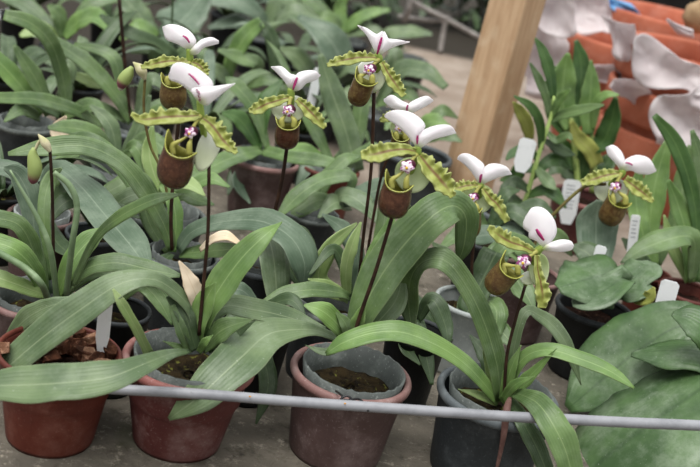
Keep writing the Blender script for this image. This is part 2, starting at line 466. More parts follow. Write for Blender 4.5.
def make_pouch(fl, Y, mouth, bottom, hw, belly, lean=0, mat='pouch', horn=.42, dyb=-.004, dym=-.012, lip=.06, hornr=None, yaw=0):
    """A deep slipper: rounded toe, belly, flared rim that rises into a horn at each side and dips in front."""
    s = scale_at(Y, mouth[1])
    Mp, Bp = at(*mouth, Y+dym), at(*bottom, Y+dyb)
    A = (Mp-Bp); Ln = A.length; A.normalize(); V = (Mp-CAM).normalized()
    Sd = A.cross(V).normalized()
    if Sd.x < 0: Sd = -Sd
    Bk = A.cross(Sd).normalized()
    if Bk.dot(V) < 0: Bk = -Bk
    ca, sa = math.cos(math.radians(yaw)), math.sin(math.radians(yaw))
    Sd, Bk = Sd*ca+Bk*sa, Bk*ca-Sd*sa
    prof = [(0, .0), (.35, .012), (.61, .055), (.80, .13), (.92, .23), (.98, .35), (1.0, .48), (.98, .62), (.95, .75), (.96, .86), (1.02, .95), (1.11, 1.0)]
    m = 36; vs = []; uv = []; n = len(prof)
    H = hw*1.06*s
    for i, (r, v) in enumerate(prof):
        bw = belly*s*r if v < .6 else (belly*s*r*(1-(v-.6)/.4) + H*(r/1.08)*((v-.6)/.4))
        for j in range(m):
            a = 2*math.pi*j/m; ca, sa = math.cos(a), math.sin(a)        # sa<0: towards the viewer
            k = max(0, (v-.62)/.38)**1.5
            lift = k*H*((horn if ca < 0 else (horn*.3 if hornr is None else hornr))*abs(ca)**4 - lip*max(0, -sa)**2 - .55*max(0, sa))
            if sa < -.4: lift -= k*H*.14*(-sa-.4)/.6
            inn = 1-.06*k*max(0, abs(ca)-.7)/.3
            vs.append(Bp + A*(Ln*v+lift) + Sd*(ca*bw*inn) + Bk*(sa*bw*.86) + Bk*(-.10*bw*math.sin(math.pi*v))); uv.append((j/m, v))
    f = grid_faces(n, m, True)
    md = [0]*len(f)
    o = link('pouch', vs, f, [M[mat], M['pouch_in']], fl, uv)
    sm = o.modifiers.new('thickness', 'SOLIDIFY'); sm.thickness = .0012; sm.offset = -1; sm.material_offset = 1; sm.material_offset_rim = 0
    sb = o.modifiers.new('smooth', 'SUBSURF'); sb.levels = 1; sb.render_levels = 1
    # the two infolded lobes that run from the rim to the column
    return o

def blob(name, c, rx, ry, rz, mat, parent, lob=0, amp=0, n=10, m=20, ax=None):
    vs = []; uv = []
    for i in range(n+1):
        th = math.pi*i/n
        for j in range(m):
            a = 2*math.pi*j/m; k = 1+amp*math.cos(lob*a)*math.sin(th) if lob else 1
            v = Vector((rx*math.sin(th)*math.cos(a)*k, ry*math.cos(th), rz*math.sin(th)*math.sin(a)*k))
            if ax: v = ax @ v
            vs.append(c+v); uv.append((j/m, i/n))
    return link(name, vs, grid_faces(n+1, m, True), M[mat] if isinstance(mat, str) else mat, parent, uv)

def oval_sepal(fl, Y, c, rx, ry, rot, mat, dy=.008, name='ventral_sepal'):
    s = scale_at(Y, c[1]); K = 8; m = 28; vs = []; uv = []; cr_, sr = math.cos(math.radians(rot)), math.sin(math.radians(rot))
    for i in range(K+1):
        for j in range(m):
            a = 2*math.pi*j/m; k = i/K; x, y = rx*k*math.cos(a), ry*k*math.sin(a)*(1+.12*math.sin(a))
            vs.append(at(c[0]+x*cr_-y*sr, c[1]+x*sr+y*cr_, Y+dy-.45*s*rx*k*k*abs(math.cos(a))-.5*s*ry*k*math.sin(a))); uv.append((.5+x/rx*.5, .5+y/ry*.5))
    return link(name, vs, grid_faces(K+1, m, True), M[mat], fl, uv, solid=.0009)

def flower(root, Y, J, pl, pr, dl, dr, vein, pouch, stam, syns, ovary, pd=(-.008, -.010), back=(.45, .45), bulge=(.35, .35), front=(0, 0), pouch_kw={}, sr=6, lobes=True):
    s = scale_at(Y, J[1])
    # the flower itself: ovary and short column that carry every sepal and petal
    P = [at(x, y, Y+d) for (x, y, d) in [(dl[0][0][0], dl[0][0][1]-3, .0005), (J[0], J[1]+2, .003), ((J[0]+ovary[0])/2, (J[1]+ovary[1])/2, .012), (ovary[0], ovary[1], .012)]]
    v, f, u = tube_data(cr(P, 16), cr([3.0*s, 4.0*s, 3.0*s, 2.1*s], 16), 12)
    fl = link('flower', v, f, M['ovary'], root, u)
    make_petal(fl, Y-.001, pl[0], pl[1], pd[0]); make_petal(fl, Y-.002, pr[0], pr[1], pd[1])
    make_dorsal(fl, Y, dl, dr, vein, back, bulge, front)
    for q in syns: oval_sepal(fl, Y, *q)
    make_pouch(fl, Y, *pouch, **pouch_kw)
    st = at(stam[0], stam[1], Y-.010); r = sr*s
    cp = cr([at(J[0], J[1]+1, Y), at((J[0]+stam[0])/2, (J[1]+stam[1])/2, Y-.004), st+Vector((0, .003, 0))], 8)
    v, f, u = tube_data(cp, [2.4*s, 2.2*s, 2.0*s, 1.9*s, 1.9*s, 2*s, 2*s, 1.6*s], 10); link('column', v, f, M['column'], fl, u)
    blob('maroon_cap', st+Vector((.30*r, .003, .25*r)), r*.95, r*.4, r*.85, 'maroon', fl)
    sh = blob('staminode', st, r*.95, r*.42, r*.9, 'stam', fl, 5, .22)
    blob('yellow_eye', st+Vector((-.05*r, -.40*r, -.05*r)), r*.2, r*.12, r*.22, 'stamc', sh)
    if lobes:
        mo = pouch[0]; w = pouch[2]
        for dx in (-1, 1):
            a = at(stam[0]+dx*sr*.35, stam[1]+sr*.5, Y-.006); b = at(mo[0]+dx*w*.48, mo[1]-w*.10, Y-.010); c = at(mo[0]+dx*w*.46, mo[1]+w*.45, Y-.010)
            v, f, u = tube_data(cr([a, a.lerp(b, .5)+Vector((0, -.001, 0)), b, c], 12), cr([1.1*s, 1.7*s, 2.9*s, 3.2*s], 12), 10)
            link('side_lobe', v, f, M['column'], fl, u)
    return fl

def conv(pts, ox, oy, k): return [(ox+x/k, oy+y/k) for x, y in pts]

def bud(parent, Y, pts, hw, mat='bud', name='flower_bud', n=14):
    P = cr([at(x, y, Y) for x, y in pts], n); s = scale_at(Y, pts[0][1])
    R = [max(.0004, r*s) for r in cr([float(h) for h in hw], n)]
    v, f, u = tube_data(P, R, 16)
    return link(name, v, f, M[mat], parent, u)

def plastic_tag(pts, Y, w, label, dy=0.0, text=0, group=None, th=.0012):
    """A flat plant label; pts: bottom and top centre in the picture, w: its width there."""
    a, b = at(*pts[0], Y+dy), at(*pts[1], Y); s = scale_at(Y, pts[1][1])
    T = (b-a).normalized(); V = (b-CAM).normalized(); W = V.cross(T).normalized(); N = W.cross(T).normalized()
    if N.dot(V) > 0: N = -N
    h = w*s/2; c = h*.35; L = (b-a).length
    out = [(-h*.55, 0), (h*.55, 0), (h, L*.25), (h, L-c), (h-c, L), (-h+c, L), (-h, L-c), (-h, L*.25)]
    vs = [a+W*x+T*y+N*(th/2) for x, y in out]+[a+W*x+T*y-N*(th/2) for x, y in out]; k = len(out)
    fs = [tuple(range(k)), tuple(range(2*k-1, k-1, -1))]+[(i, k+i, k+(i+1) % k, (i+1) % k) for i in range(k)]
    o = tag(link('plant_tag', vs, fs, M['tag'], None, smooth=False), label, 'plant tag', group)
    if text:
        v2 = []; f2 = []
        for i in range(text):
            y0 = L*(.86-.085*i); x0, x1 = -h*.55, h*(.5-.3*random.random())
            x = x0
            while x < x1:
                d = h*(.10+.12*random.random()); b0 = len(v2)
                for (p, q) in ((x, y0), (x+d, y0), (x+d, y0+L*.03), (x, y0+L*.03)): v2.append(a+W*p+T*q+N*(th/2+.0002))
                f2.append((b0, b0+1, b0+2, b0+3)); x += d+h*.10
        link('writing', v2, f2, M['ink_text'], o, smooth=False)
    return o

def arch_leaf(parent, base, az, L, hw, elev, droop, mat, name='leaf', n=18, twist=0):
    """A leaf grown in the round: leaves its base at `elev`, bends over by `droop` radians along its length."""
    p = Vector(base); e = elev; P = [p.copy()]; d = L/(n-1)
    for i in range(n-1):
        p = p + Vector((math.cos(az)*math.cos(e), math.sin(az)*math.cos(e), math.sin(e)))*d
        if p.z < .012: p.z = .012
        P.append(p.copy()); e -= droop/(n-1)*(1.4*i/(n-1)+.3)
    side = Vector((-math.sin(az), math.cos(az), 0)); vs = []; uv = []; m = 5; ph = random.random()*6
    for i, q in enumerate(P):
        t = i/(n-1); w = hw*(.30+.70*math.sin(math.pi*min(1, t*.95+.08))**.6)*(1 if t < .8 else max(.02, math.cos((t-.8)/.2*math.pi/2)))
        T = (P[min(i+1, n-1)]-P[max(0, i-1)]).normalized(); sd = (side+Vector((0, 0, twist))).normalized(); N = sd.cross(T).normalized()
        if N.z < 0: N = -N
        for j in range(m):
            s = j/(m-1)*2-1
            vs.append(q+sd*(w*s)+N*(w*.22*abs(s)**1.4+w*.05*math.sin(t*13+ph+s)*abs(s))); uv.append((t, j/(m-1)))
    return link(name, vs, grid_faces(n, m), M[mat], parent, uv, solid=.0008)

def clump(root, Y, n, L, hw, mats, z=.085, az=(0, 2*math.pi), elev=(.6, 1.25), droop=(1.0, 2.4), r=.012, seed=1):
    rn = random.Random(seed); c = ORG[root.name]
    for i in range(n):
        a = az[0]+(az[1]-az[0])*(i+rn.uniform(.1, .9))/n
        b = Vector((c.x+r*math.cos(a), c.y+r*math.sin(a), z))
        arch_leaf(root, b, a, L*rn.uniform(.75, 1.15), hw*rn.uniform(.8, 1.2), rn.uniform(*elev), rn.uniform(*droop), rn.choice(mats), twist=rn.uniform(-.3, .3))
# ------------------------------------------------------------------ setting
def slab(name, x0, x1, y0, y1, n=2):
    vs = [(x0, y0, 0), (x1, y0, 0), (x1, y1, 0), (x0, y1, 0), (x0, y0, -.1), (x1, y0, -.1), (x1, y1, -.1), (x0, y1, -.1)]
    o = link(name, vs, [(0, 1, 2, 3), (7, 6, 5, 4), (0, 4, 5, 1), (1, 5, 6, 2), (2, 6, 7, 3), (3, 7, 4, 0)], M['floor'], None, smooth=False)
    o.data.transform(Matrix.Translation(o.location)); o.location = (0, 0, 0)
    o['kind'] = 'structure'; return o
slab('floor', -5, 5, -1, 9)

W = bpy.data.worlds.new('sky'); S.world = W; W.use_nodes = True
bg = W.node_tree.nodes['Background']; wt = W.node_tree
tc = wt.nodes.new('ShaderNodeTexCoord'); sx = wt.nodes.new('ShaderNodeSeparateXYZ'); wt.links.new(tc.outputs['Generated'], sx.inputs[0])
mr = wt.nodes.new('ShaderNodeMapRange'); wt.links.new(sx.outputs[2], mr.inputs[0])       # an overcast sky: brightest overhead
mr.inputs[1].default_value = -.05; mr.inputs[2].default_value = 1; mr.inputs[3].default_value = .20; mr.inputs[4].default_value = 1.2
wt.links.new(mr.outputs[0], bg.inputs[1]); bg.inputs[0].default_value = (.98, 1.0, 1.0, 1)
sd = bpy.data.lights.new('overcast_sun', 'SUN'); sd.energy = 2.3; sd.angle = math.radians(38); sd.color = (1, .98, .94)
so = bpy.data.objects.new('overcast_sun', sd); COL.objects.link(so); so.rotation_euler = (math.radians(18), math.radians(-14), 0)

def Lf(P, pts, hw, mat='mid', roll=32, dy=0, **kw): return leaf(P[0], P[1], pts, hw, mat, roll, dy, **kw)

# ------------------------------------------------------------------ front row
PB = plant('bark_filled_pot', 'terracotta pot filled with bark chips at the near corner, with a tall white tag', (60, 350), 127, 'terra', 'flower pot', liner=None, fill='barkmix', rimh=.006, fillz=.074, base_r=.70)
PA = plant('potted_orchid', 'orchid in a red-brown pot with a leaf lying over the bark pot beside it', (190, 357), 136, 'red', 'orchid', liner_r=.86, base_r=.66, lc=(.002, 0))
PC = plant('potted_orchid', 'orchid in a purple-brown pot with black wire tied on its rim', (352, 370), 124, 'purple', 'orchid', liner_r=.84, base_r=.76, lc=(.002, 0))
PD = plant('potted_orchid', 'orchid in a charcoal pot whose flower faces sideways, dry stalk hanging over the rim', (499, 392), 124, 'black', 'orchid', liner_r=.86, base_r=.80, lc=(.002, 0))

# orchid in the red-brown pot
A = PA; By = A[1]
Lf(A, [(203,352),(192,312),(173,290),(150,279),(118,285),(80,310),(42,338),(2,372)], [4,6,7,8,13,16,17,13], 'grey', 30, [0,-.01,-.02,-.03,-.04,-.05,-.05,-.06])
Lf(A, [(75,300),(50,306),(27,318),(8,338)], [4,8,10,4], 'grey', 20, [-.02,-.02,-.01,.0])
Lf(A, [(190,351),(171,354),(142,365),(108,378),(65,383),(30,385),(-10,386)], [2,5,11,16,19,19,13], 'grey', 30, [-.03,-.07,-.12,-.14,-.145,-.145,-.145])
Lf(A, [(199,350),(205,315),(222,285),(242,258),(262,238),(282,222)], [5,10,15,14,9,0], 'bright', 20, [0,0,.01,.02,.03,.05])
Lf(A, [(197,350),(197,325),(206,300),(216,282)], [5,9,10,0], 'bright', 20, [-.005,-.01,-.01,-.01])
Lf(A, [(203,350),(222,330),(254,319)], [4,11,0], 'mid', 20, [0,-.01,-.02])
Lf(A, [(208,350),(230,338),(256,320)], [4,6,0], 'dark', 15, [0,.0,.0])
Lf(A, [(205,345),(222,308),(255,310),(290,318),(325,330)], [3,8,11,9,3], 'grey', 35, [.01,.02,.03,.04,.04])
Lf(A, [(196,350),(186,318),(172,293)], [5,9,8], 'dark', 15, [-.01,-.015,-.015])
Lf(A, [(190,352),(181,330),(172,305)], [4,6,3], 'mid', 10, [-.01,-.02,-.02])
Lf(A, [(149,354),(136,328),(122,304),(113,289)], [5,5,5,1], 'pale', 10, [-.02,-.04,-.05,-.05])
Lf(A, [(188,350),(176,346),(163,341)], [3,3,0], 'mid', 20, [-.01,-.02,-.03])
Lf(A, [(199,352),(205,342),(213,335)], [3,4,0], 'bright', 10, [-.02,-.03,-.03])
Lf(A, [(199,303),(193,288),(187,275),(179,261)], [8,9,6,1], 'dead', 10, [-.005,-.01,-.01,-.01], name='dry_leaf', label='dry cream leaf')
ptube(A[0], By-.012, [(199,335),(203,290),(208,230),(209,166)], [2.0,1.9,1.8,1.8], 'stem')
k = 3.333; ox, oy = 130, 60
flower(A[0], By-.012, (201,114),
    ([(200,115),(188,116),(172,116),(154,118),(141,119),(131,114)], [4,6,8,8,5,2]),
    ([(203,118),(213,126),(222,138),(229,146),(237,153)], [5,8,9,6,2]),
    (conv([(232,142),(208,110),(165,78),(135,66),(129,50)], ox, oy, k), conv([(236,142),(278,84),(235,35),(180,10),(145,14),(129,50)], ox, oy, k)),
    (conv([(234,145),(258,150),(288,126),(322,100),(350,78)], ox, oy, k), conv([(232,142),(203,100),(240,91),(290,87),(350,78)], ox, oy, k)),
    [(conv([(195,45),(214,62),(231,82)], ox, oy, k), 1.0), (conv([(222,97),(229,112),(233,136)], ox, oy, k), 1.0)],
    ((181,147), (171,186), 17.5, 18.5), (190,133), [((209,146), 11, 24, 22, 'synw')], (209,166), pd=(-.01,-.012),
    front=(0, -.007), back=(.35,.15), pouch_kw=dict(horn=.75, hornr=.1, yaw=-18))

# orchid in the purple-brown pot
C = PC; By = C[1]
Lf(C, [(345,342),(318,331),(292,330),(267,335),(243,356),(216,381),(196,399),(169,419)], [3,5,11,18,23,21,16,2], 'grey', [34,34,34,32,28,18,12,10], [0,-.01,-.02,-.035,-.065,-.09,-.10,-.104])
Lf(C, [(352,345),(364,308),(385,270),(412,236),(438,212),(455,206),(466,218),(464,245),(458,262)], [6,15,20,21,19,15,13,9,2], 'mid', 24, [0,.0,.01,.02,.03,.05,.06,.065,.07])
Lf(C, [(349,345),(338,325),(322,311),(304,305)], [4,9,9,1], 'bright', 25, [0,-.01,-.02,-.02])
Lf(C, [(350,345),(346,325),(336,312)], [4,6,1], 'mid', 15, [-.005,-.01,-.01])
Lf(C, [(354,345),(378,322),(396,300),(403,275)], [4,12,11,3], 'grey', 15, [.01,.02,.03,.04])
Lf(C, [(346,345),(325,352),(305,345)], [3,4,0], 'grey', 25, [-.01,-.02,-.02])
Lf(C, [(352,345),(358,322),(366,300)], [4,7,0], 'bright', 10, [-.006,-.01,-.01])
ptube(C[0], By-.014, [(353,345),(358,322),(376,270),(393,214)], [2.1,2.1,2.0,2.0], 'stem')
k = 3.892; ox, oy = 350, 100
flower(C[0], By-.014, (417,153),
    ([(416,151),(402,149),(386,151),(373,154),(361,155)], [4,6,9,9,4]),
    ([(420,155),(429,166),(439,177),(447,187),(453,197)], [5,9,11,9,3]),
    (conv([(262,190),(236,152),(192,107),(150,77),(134,62)], ox, oy, k), conv([(263,190),(270,132),(293,105),(276,74),(235,48),(185,39),(150,46),(134,62)], ox, oy, k)),
    (conv([(264,192),(285,180),(320,155),(370,141),(412,128)], ox, oy, k), conv([(262,190),(262,136),(300,111),(350,97),(392,100),(412,128)], ox, oy, k)),
    [(conv([(263,138),(262,152),(261,172)], ox, oy, k), 1.2)],
    ((399,182), (391,216), 15.5, 16.5), (407,167), [((413,173), 18, 18, 8, 'syn')], (395,214), pd=(-.008,-.012),
    pouch_kw=dict(horn=.65, hornr=.15, yaw=-10), sr=7)

# orchid in the charcoal pot
D = PD; By = D[1]
Lf(D, [(498,402),(485,385),(465,364),(440,347),(405,333),(375,333),(345,342),(326,354)], [4,6,8,9,10,10,8,2], 'bright', 34, [0,-.01,-.02,-.03,-.04,-.045,-.05,-.05])
Lf(D, [(500,400),(497,365),(484,322),(466,285),(445,260),(424,261),(411,278),(409,305),(412,330)], [5,9,10,10,11,9,10,10,2], 'mid', 26, [0,0,.0,.0,-.01,.0,.01,.02,.02])
Lf(D, [(504,400),(520,362),(546,350),(580,359),(611,372),(634,388)], [4,6,7,7,6,1], 'bright', 34, [0,-.01,-.02,-.03,-.04,-.05])
Lf(D, [(502,402),(528,378),(557,348)], [5,6,0], 'bright', 15, [-.01,-.02,-.03])
Lf(D, [(505,398),(522,318),(540,316),(560,334),(572,358),(581,385)], [3,5,6,7,5,0], 'grey', 24, [0,.02,.03,.03,.03,.03])
Lf(D, [(513,392),(536,402),(553,425),(566,452),(574,485)], [4,11,14,14,10], 'mid', 18, [-.02,-.075,-.10,-.11,-.115])
Lf(D, [(510,398),(522,420),(537,448),(548,475)], [4,8,9,7], 'dark', 15, [-.01,-.06,-.07,-.075])
Lf(D, [(496,402),(478,395),(458,389)], [4,4,0], 'pale', 25, [0,-.01,-.02])
Lf(D, [(499,402),(490,370),(482,340)], [4,5,0], 'pale', 10, [.005,.01,.01])
Lf(D, [(503,400),(510,372),(521,345)], [4,6,0], 'bright', 10, [-.005,-.01,-.01])
Lf(D, [(503,400),(515,385),(535,376)], [4,5,0], 'bright', 20, [-.015,-.03,-.04])
Lf(D, [(500,398),(488,360),(470,335)], [5,9,1], 'dark', 12, [.01,.03,.05])
ptube(D[0], By-.012, [(504,398),(507,355),(516,318),(525,286)], [1.7,1.7,1.6,1.6], 'stem')
tube('dry_stalk', [at(510,398,By-.02), at(507,408,By-.062), at(505,425,By-.066), at(502,445,By-.065), at(495,476,By-.062)], [.002,.0036,.0034,.0024,.0014], 'root', D[0])
k = 3.892; ox, oy = 470, 190
flower(D[0], By-.012, (537,250),
    ([(535,252),(523,246),(509,241),(498,234),(488,228)], [3,5,7,7,3]),
    ([(537,255),(538,270),(541,283),(543,295),(542,308)], [3,4,6,8,4]),
    (conv([(284,232),(262,200),(230,186),(229,165),(210,150),(207,130),(217,104)], ox, oy, k), conv([(290,232),(312,205),(337,165),(325,110),(285,70),(245,67),(229,86),(217,104)], ox, oy, k)),
    (conv([(284,234),(310,236),(350,240),(392,234),(404,215)], ox, oy, k), conv([(284,228),(300,212),(350,194),(390,198),(404,215)], ox, oy, k)),
    [(conv([(258,152),(270,172),(288,196)], ox, oy, k), 1.7)],
    ((511,267), (490,291), 15, 13.5), (523,262), [((539,268), 10, 17, 0, 'syn'), ((529,277), 9, 7, -20, 'synw', .006)], (525,286), pd=(-.008,-.010),
    pouch_kw=dict(horn=.75, hornr=.15, yaw=0, mat='pouch_olive'), front=(0,-.004), back=(.2,.2), sr=7)

# ------------------------------------------------------------------ second row
B = plant('potted_orchid', 'orchid with round tubular leaves and a nodding closed bud, in a faded purple pot', (34, 296), 94, 'purple', 'orchid', liner_r=.84)
By = B[1]
for pts, r, d in [([(57,300),(51,253),(38,219),(10,170)], [3.1,3.1,2.8,1], -.02), ([(66,298),(72,245),(77,208),(70,186),(54,172)], [3.2,3.2,3.2,3.2,2.4], -.03), ([(49,303),(42,285),(25,268),(-6,250)], [3.5,3.5,3.5,3.5], -.05)]:
    ptube(B[0], By, pts, r, 'tube', 'leaf', [0]+[d]*(len(pts)-1), 24)
Lf(B, [(70,290),(95,240),(120,217),(154,200),(184,194)], [3,4,6,6,0], 'mid', 30, [0,-.02,-.04,-.05,-.06])
Lf(B, [(45,292),(36,258),(20,226),(-8,217)], [4,8,9,8], 'mid', 24, [0,-.0,-.01,-.02])
Lf(B, [(44,296),(34,270),(15,250),(-10,241)], [4,9,10,9], 'bright', 26, [0,-.02,-.03,-.03])
Lf(B, [(48,296),(32,290),(10,282),(-10,275)], [4,7,8,8], 'pale', 26, [0,-.02,-.03,-.03])
Lf(B, [(57,296),(72,262),(90,240),(108,228)], [4,10,10,1], 'bright', 24, [0,.0,.01,.02])
Lf(B, [(60,296),(85,270),(115,263),(150,270),(180,276)], [4,8,9,9,2], 'mid', 34, [0,0,0,0,0])
Lf(B, [(62,297),(90,275),(130,275),(160,300),(172,318)], [3,7,9,9,2], 'mid', 30, [0,.01,.02,.02,.01])
Lf(B, [(50,294),(36,240),(30,200),(18,175),(4,168)], [3,8,12,10,2], 'blue', 20, [.01,.03,.04,.04,.03])
Lf(B, [(52,280),(44,215),(50,180),(62,168)], [3,6,7,1], 'mid', 14, [.01,.03,.05,.05])
ptube(B[0], By, [(54,290),(53,230),(52,185),(50,150)], 1.7, 'stem')
ptube(B[0], By, [(50,151),(47,142),(40,141),(35,150)], [2.2,2.4,1.8,1.5], 'bract', 'bud_stalk')
bud(B[0], By, [(34,148),(33,156),(35,168),(33,180),(31,184)], [2,5.5,7.5,5,.5])
bud(B[0], By-.002, [(50,152),(45,143),(38,134)], [1.5,4.5,.5], 'bract', 'bract')

E = plant('potted_orchid', 'orchid with half-hidden flower and slim bud stem, behind the red-brown pot', (182, 254), 78, 'grey', 'orchid')
By = E[1]
Lf(E, [(172,250),(164,225),(145,192),(120,162),(85,146),(45,148),(8,154)], [4,8,9,9,9,9,2], 'mid', 28, [0,0,-.01,-.02,-.03,-.04,-.05])
Lf(E, [(168,252),(150,225),(138,190),(115,160),(90,140),(70,135)], [4,7,8,9,8,2], 'mid', 24, [.02,.03,.04,.05,.06,.07])
Lf(E, [(178,250),(192,232),(222,222),(260,221),(290,237),(304,262),(303,286)], [5,7,9,12,15,14,2], 'blue', 40, [0,0,-.01,-.03,-.05,-.06,-.06])
Lf(E, [(180,254),(200,252),(225,250),(250,248)], [4,7,7,1], 'mid', 30, [0,-.01,-.02,-.02])
Lf(E, [(172,252),(176,225),(172,200),(160,185)], [4,7,7,2], 'bright', 14, [0,.01,.02,.03])
Lf(E, [(200,250),(213,239),(226,236),(239,243)], [2,4,5,2], 'dead', 30, [-.02,-.03,-.035,-.04], name='dry_leaf', label='dry cream leaf')
Lf(E, [(172,254),(160,262),(146,262)], [3,6,1], 'dark', 25, [0,-.02,-.03])
ptube(E[0], By-.01, [(172,250),(171,215),(174,170),(180,106)], 1.9, 'stem')
ptube(E[0], By+.02, [(172,235),(164,178),(150,145),(144,110),(145,79)], 1.4, 'stemg', 'bud_stem')
bud(E[0], By+.02, [(132,67),(128,74),(123,82),(120,90)], [2,6,6.5,2])
bud(E[0], By+.018, [(145,80),(141,70),(133,62)], [1.5,5.5,.5], 'bract', 'bract')
k = 5.833; ox, oy = 130, 10
flower(E[0], By-.01, (190,61),
    ([(189,61),(178,61),(166,61),(153,64),(141,67)], [3,4,5.5,5,2]),
    ([(192,62),(198,64),(203,69),(206,76)], [3,6,6,3]),
    (conv([(345,240),(290,205),(255,190),(212,172),(196,130),(190,98)], ox, oy, k), conv([(352,240),(386,182),(350,125),(290,92),(230,84),(190,98)], ox, oy, k)),
    (conv([(352,262),(395,255),(425,222),(470,208),(518,195)], ox, oy, k), conv([(348,240),(385,200),(420,172),(475,160),(518,178)], ox, oy, k)),
    [(conv([(308,150),(330,165),(348,192)], ox, oy, k), 1.1)],
    ((174,80), (173,109), 13.5, 14), (182,74), [((196,72), 9, 12, 10, 'syn')], (186,84), pd=(-.006,-.006),
    pouch_kw=dict(horn=.45, yaw=-15, mat='pouch_olive'), sr=5, front=(0,-.004), back=(.3,.2))

# broad diagonal leaves of a second orchid in that row
F = plant('potted_orchid', 'orchid with broad grey-green leaves lying diagonally, in a worn purple pot with an empty-looking rim', (42, 214), 70, 'purple', 'orchid', liner='linerpale')
By = F[1]
Lf(F, [(40,205),(55,170),(78,184),(104,214),(130,245),(151,274)], [4,9,13,17,17,1], 'blue', 34, [0,-.01,-.05,-.10,-.14,-.17])
Lf(F, [(44,205),(70,190),(100,205),(125,225)], [4,9,10,1], 'dark', 28, [0,-.02,-.04,-.05])
Lf(F, [(40,205),(55,240),(80,262)], [4,9,2], 'dark', 28, [0,-.06,-.09])
Lf(F, [(38,205),(20,175),(-10,165)], [4,9,8], 'blue', 28, [0,0,0])
Lf(F, [(44,203),(62,165),(84,150)], [4,9,1], 'mid', 22, [0,.02,.03])

G = plant('potted_orchid', 'orchid with one frontal flower on a leaning stem, pot hidden by drooping leaves', (262, 262), 72, 'black', 'orchid')
By = G[1]
Lf(G, [(262,250),(268,238),(274,262),(277,302)], [4,12,15,10], 'grey', 22, [0,-.03,-.07,-.09])
Lf(G, [(266,250),(290,232),(305,245),(310,268)], [4,8,10,2], 'dark', 24, [0,-.0,-.01,-.02])
Lf(G, [(258,250),(240,262),(228,282)], [4,8,1], 'dark', 24, [0,-.02,-.03])
Lf(G, [(264,250),(285,262),(300,288)], [4,9,1], 'dark', 24, [0,-.02,-.03])
ptube(G[0], By, [(262,250),(272,222),(282,180),(287,147)], 1.9, 'stem')
k = 4.67; ox, oy = 240, 50
flower(G[0], By, (291,96),
    ([(290,97),(279,100),(266,104),(256,109),(249,111)], [3,5,6.5,6,2]),
    ([(297,99),(306,107),(315,116),(325,128)], [3.5,6,7,2.5]),
    (conv([(236,192),(207,146),(172,106),(145,80)], ox, oy, k), conv([(238,192),(264,124),(236,112),(195,78),(145,78)], ox, oy, k)),
    (conv([(240,194),(280,185),(310,156),(352,141),(376,118)], ox, oy, k), conv([(240,192),(262,118),(300,98),(348,97),(376,118)], ox, oy, k)),
    [(conv([(268,128),(258,152),(247,186)], ox, oy, k), 1.3)],
    ((288,122), (286,148), 13, 12.5), (288,111), [((289,107), 18, 14, 0, 'synw')], (287,146), pd=(-.006,-.006), pouch_kw=dict(horn=.38, hornr=.30), sr=6)

H = plant('potted_orchid', 'orchid with pale upright leaves and two flower stems, behind the purple-brown pot', (332, 302), 88, 'grey', 'orchid')
By = H[1]
Lf(H, [(345,298),(330,290),(318,275),(332,245),(357,223)], [4,8,9,8,1], 'pale', 14, [0,0,0,.01,.02])
Lf(H, [(347,298),(346,270),(352,245),(361,222)], [4,6,6,1], 'pale', 12, [0,-.01,-.01,0])
Lf(H, [(358,296),(372,262),(386,238),(393,214)], [4,9,9,2], 'bright', 14, [0,.01,.02,.03])
Lf(H, [(352,296),(335,250),(309,275)], [3,6,1], 'dark', 18, [0,.0,-.03])
Lf(H, [(350,298),(340,293),(312,290),(285,294),(263,302)], [3,5,8,7,2], 'mid', 30, [0,-.02,-.04,-.05,-.06])
Lf(H, [(358,294),(374,285),(392,275)], [4,9,1], 'grey', 25, [0,0,0])
Lf(H, [(348,300),(330,286),(308,279)], [4,5,1], 'pale', 25, [0,-.02,-.03])
Lf(H, [(356,298),(366,285),(380,290),(392,310)], [4,9,11,2], 'grey', 30, [0,-.0,-.01,-.02])
Lf(H, [(356,296),(378,250),(388,200),(392,180)], [4,7,8,1], 'mid', 12, [.02,.04,.06,.06])
Lf(H, [(352,294),(358,262),(345,232),(322,214)], [3,7,9,1], 'blue', 24, [.01,.02,.03,.03])
Lf(H, [(356,294),(408,250),(412,225),(404,200)], [3,8,9,2], 'dark', 20, [.02,.06,.08,.08])
ptube(H[0], By+.015, [(358,292),(363,240),(371,170),(374,93)], [1.7,1.7,1.7,1.9], 'stem')
ptube(H[0], By+.05, [(362,290),(372,225),(383,170),(398,140)], [1.5,1.5,1.5,1.5], 'stem')
k = 5.19; ox, oy = 320, 20
flower(H[0], By+.015, (379,58),
    ([(378,58),(366,57),(353,58),(339,61),(327,65)], [3,5,6,5,2]),
    ([(382,62),(389,74),(396,84),(404,96)], [3,6,7,3]),
    (conv([(298,188),(270,132),(240,76),(195,28)], ox, oy, k), conv([(302,188),(326,62),(296,76),(240,42),(195,28)], ox, oy, k)),
    (conv([(306,192),(336,165),(395,135),(466,114)], ox, oy, k), conv([(302,188),(330,58),(346,94),(400,102),(466,114)], ox, oy, k)),
    [(conv([(321,90),(310,130),(296,178)], ox, oy, k), 1.3)],
    ((366,78), (355,105), 13, 11.5), (369,70), [((371,74), 15, 17, 0, 'synw')], (374,94), pd=(-.006,-.008), pouch_kw=dict(mat='pouch_olive', yaw=-8, horn=.6, hornr=.12), sr=6)
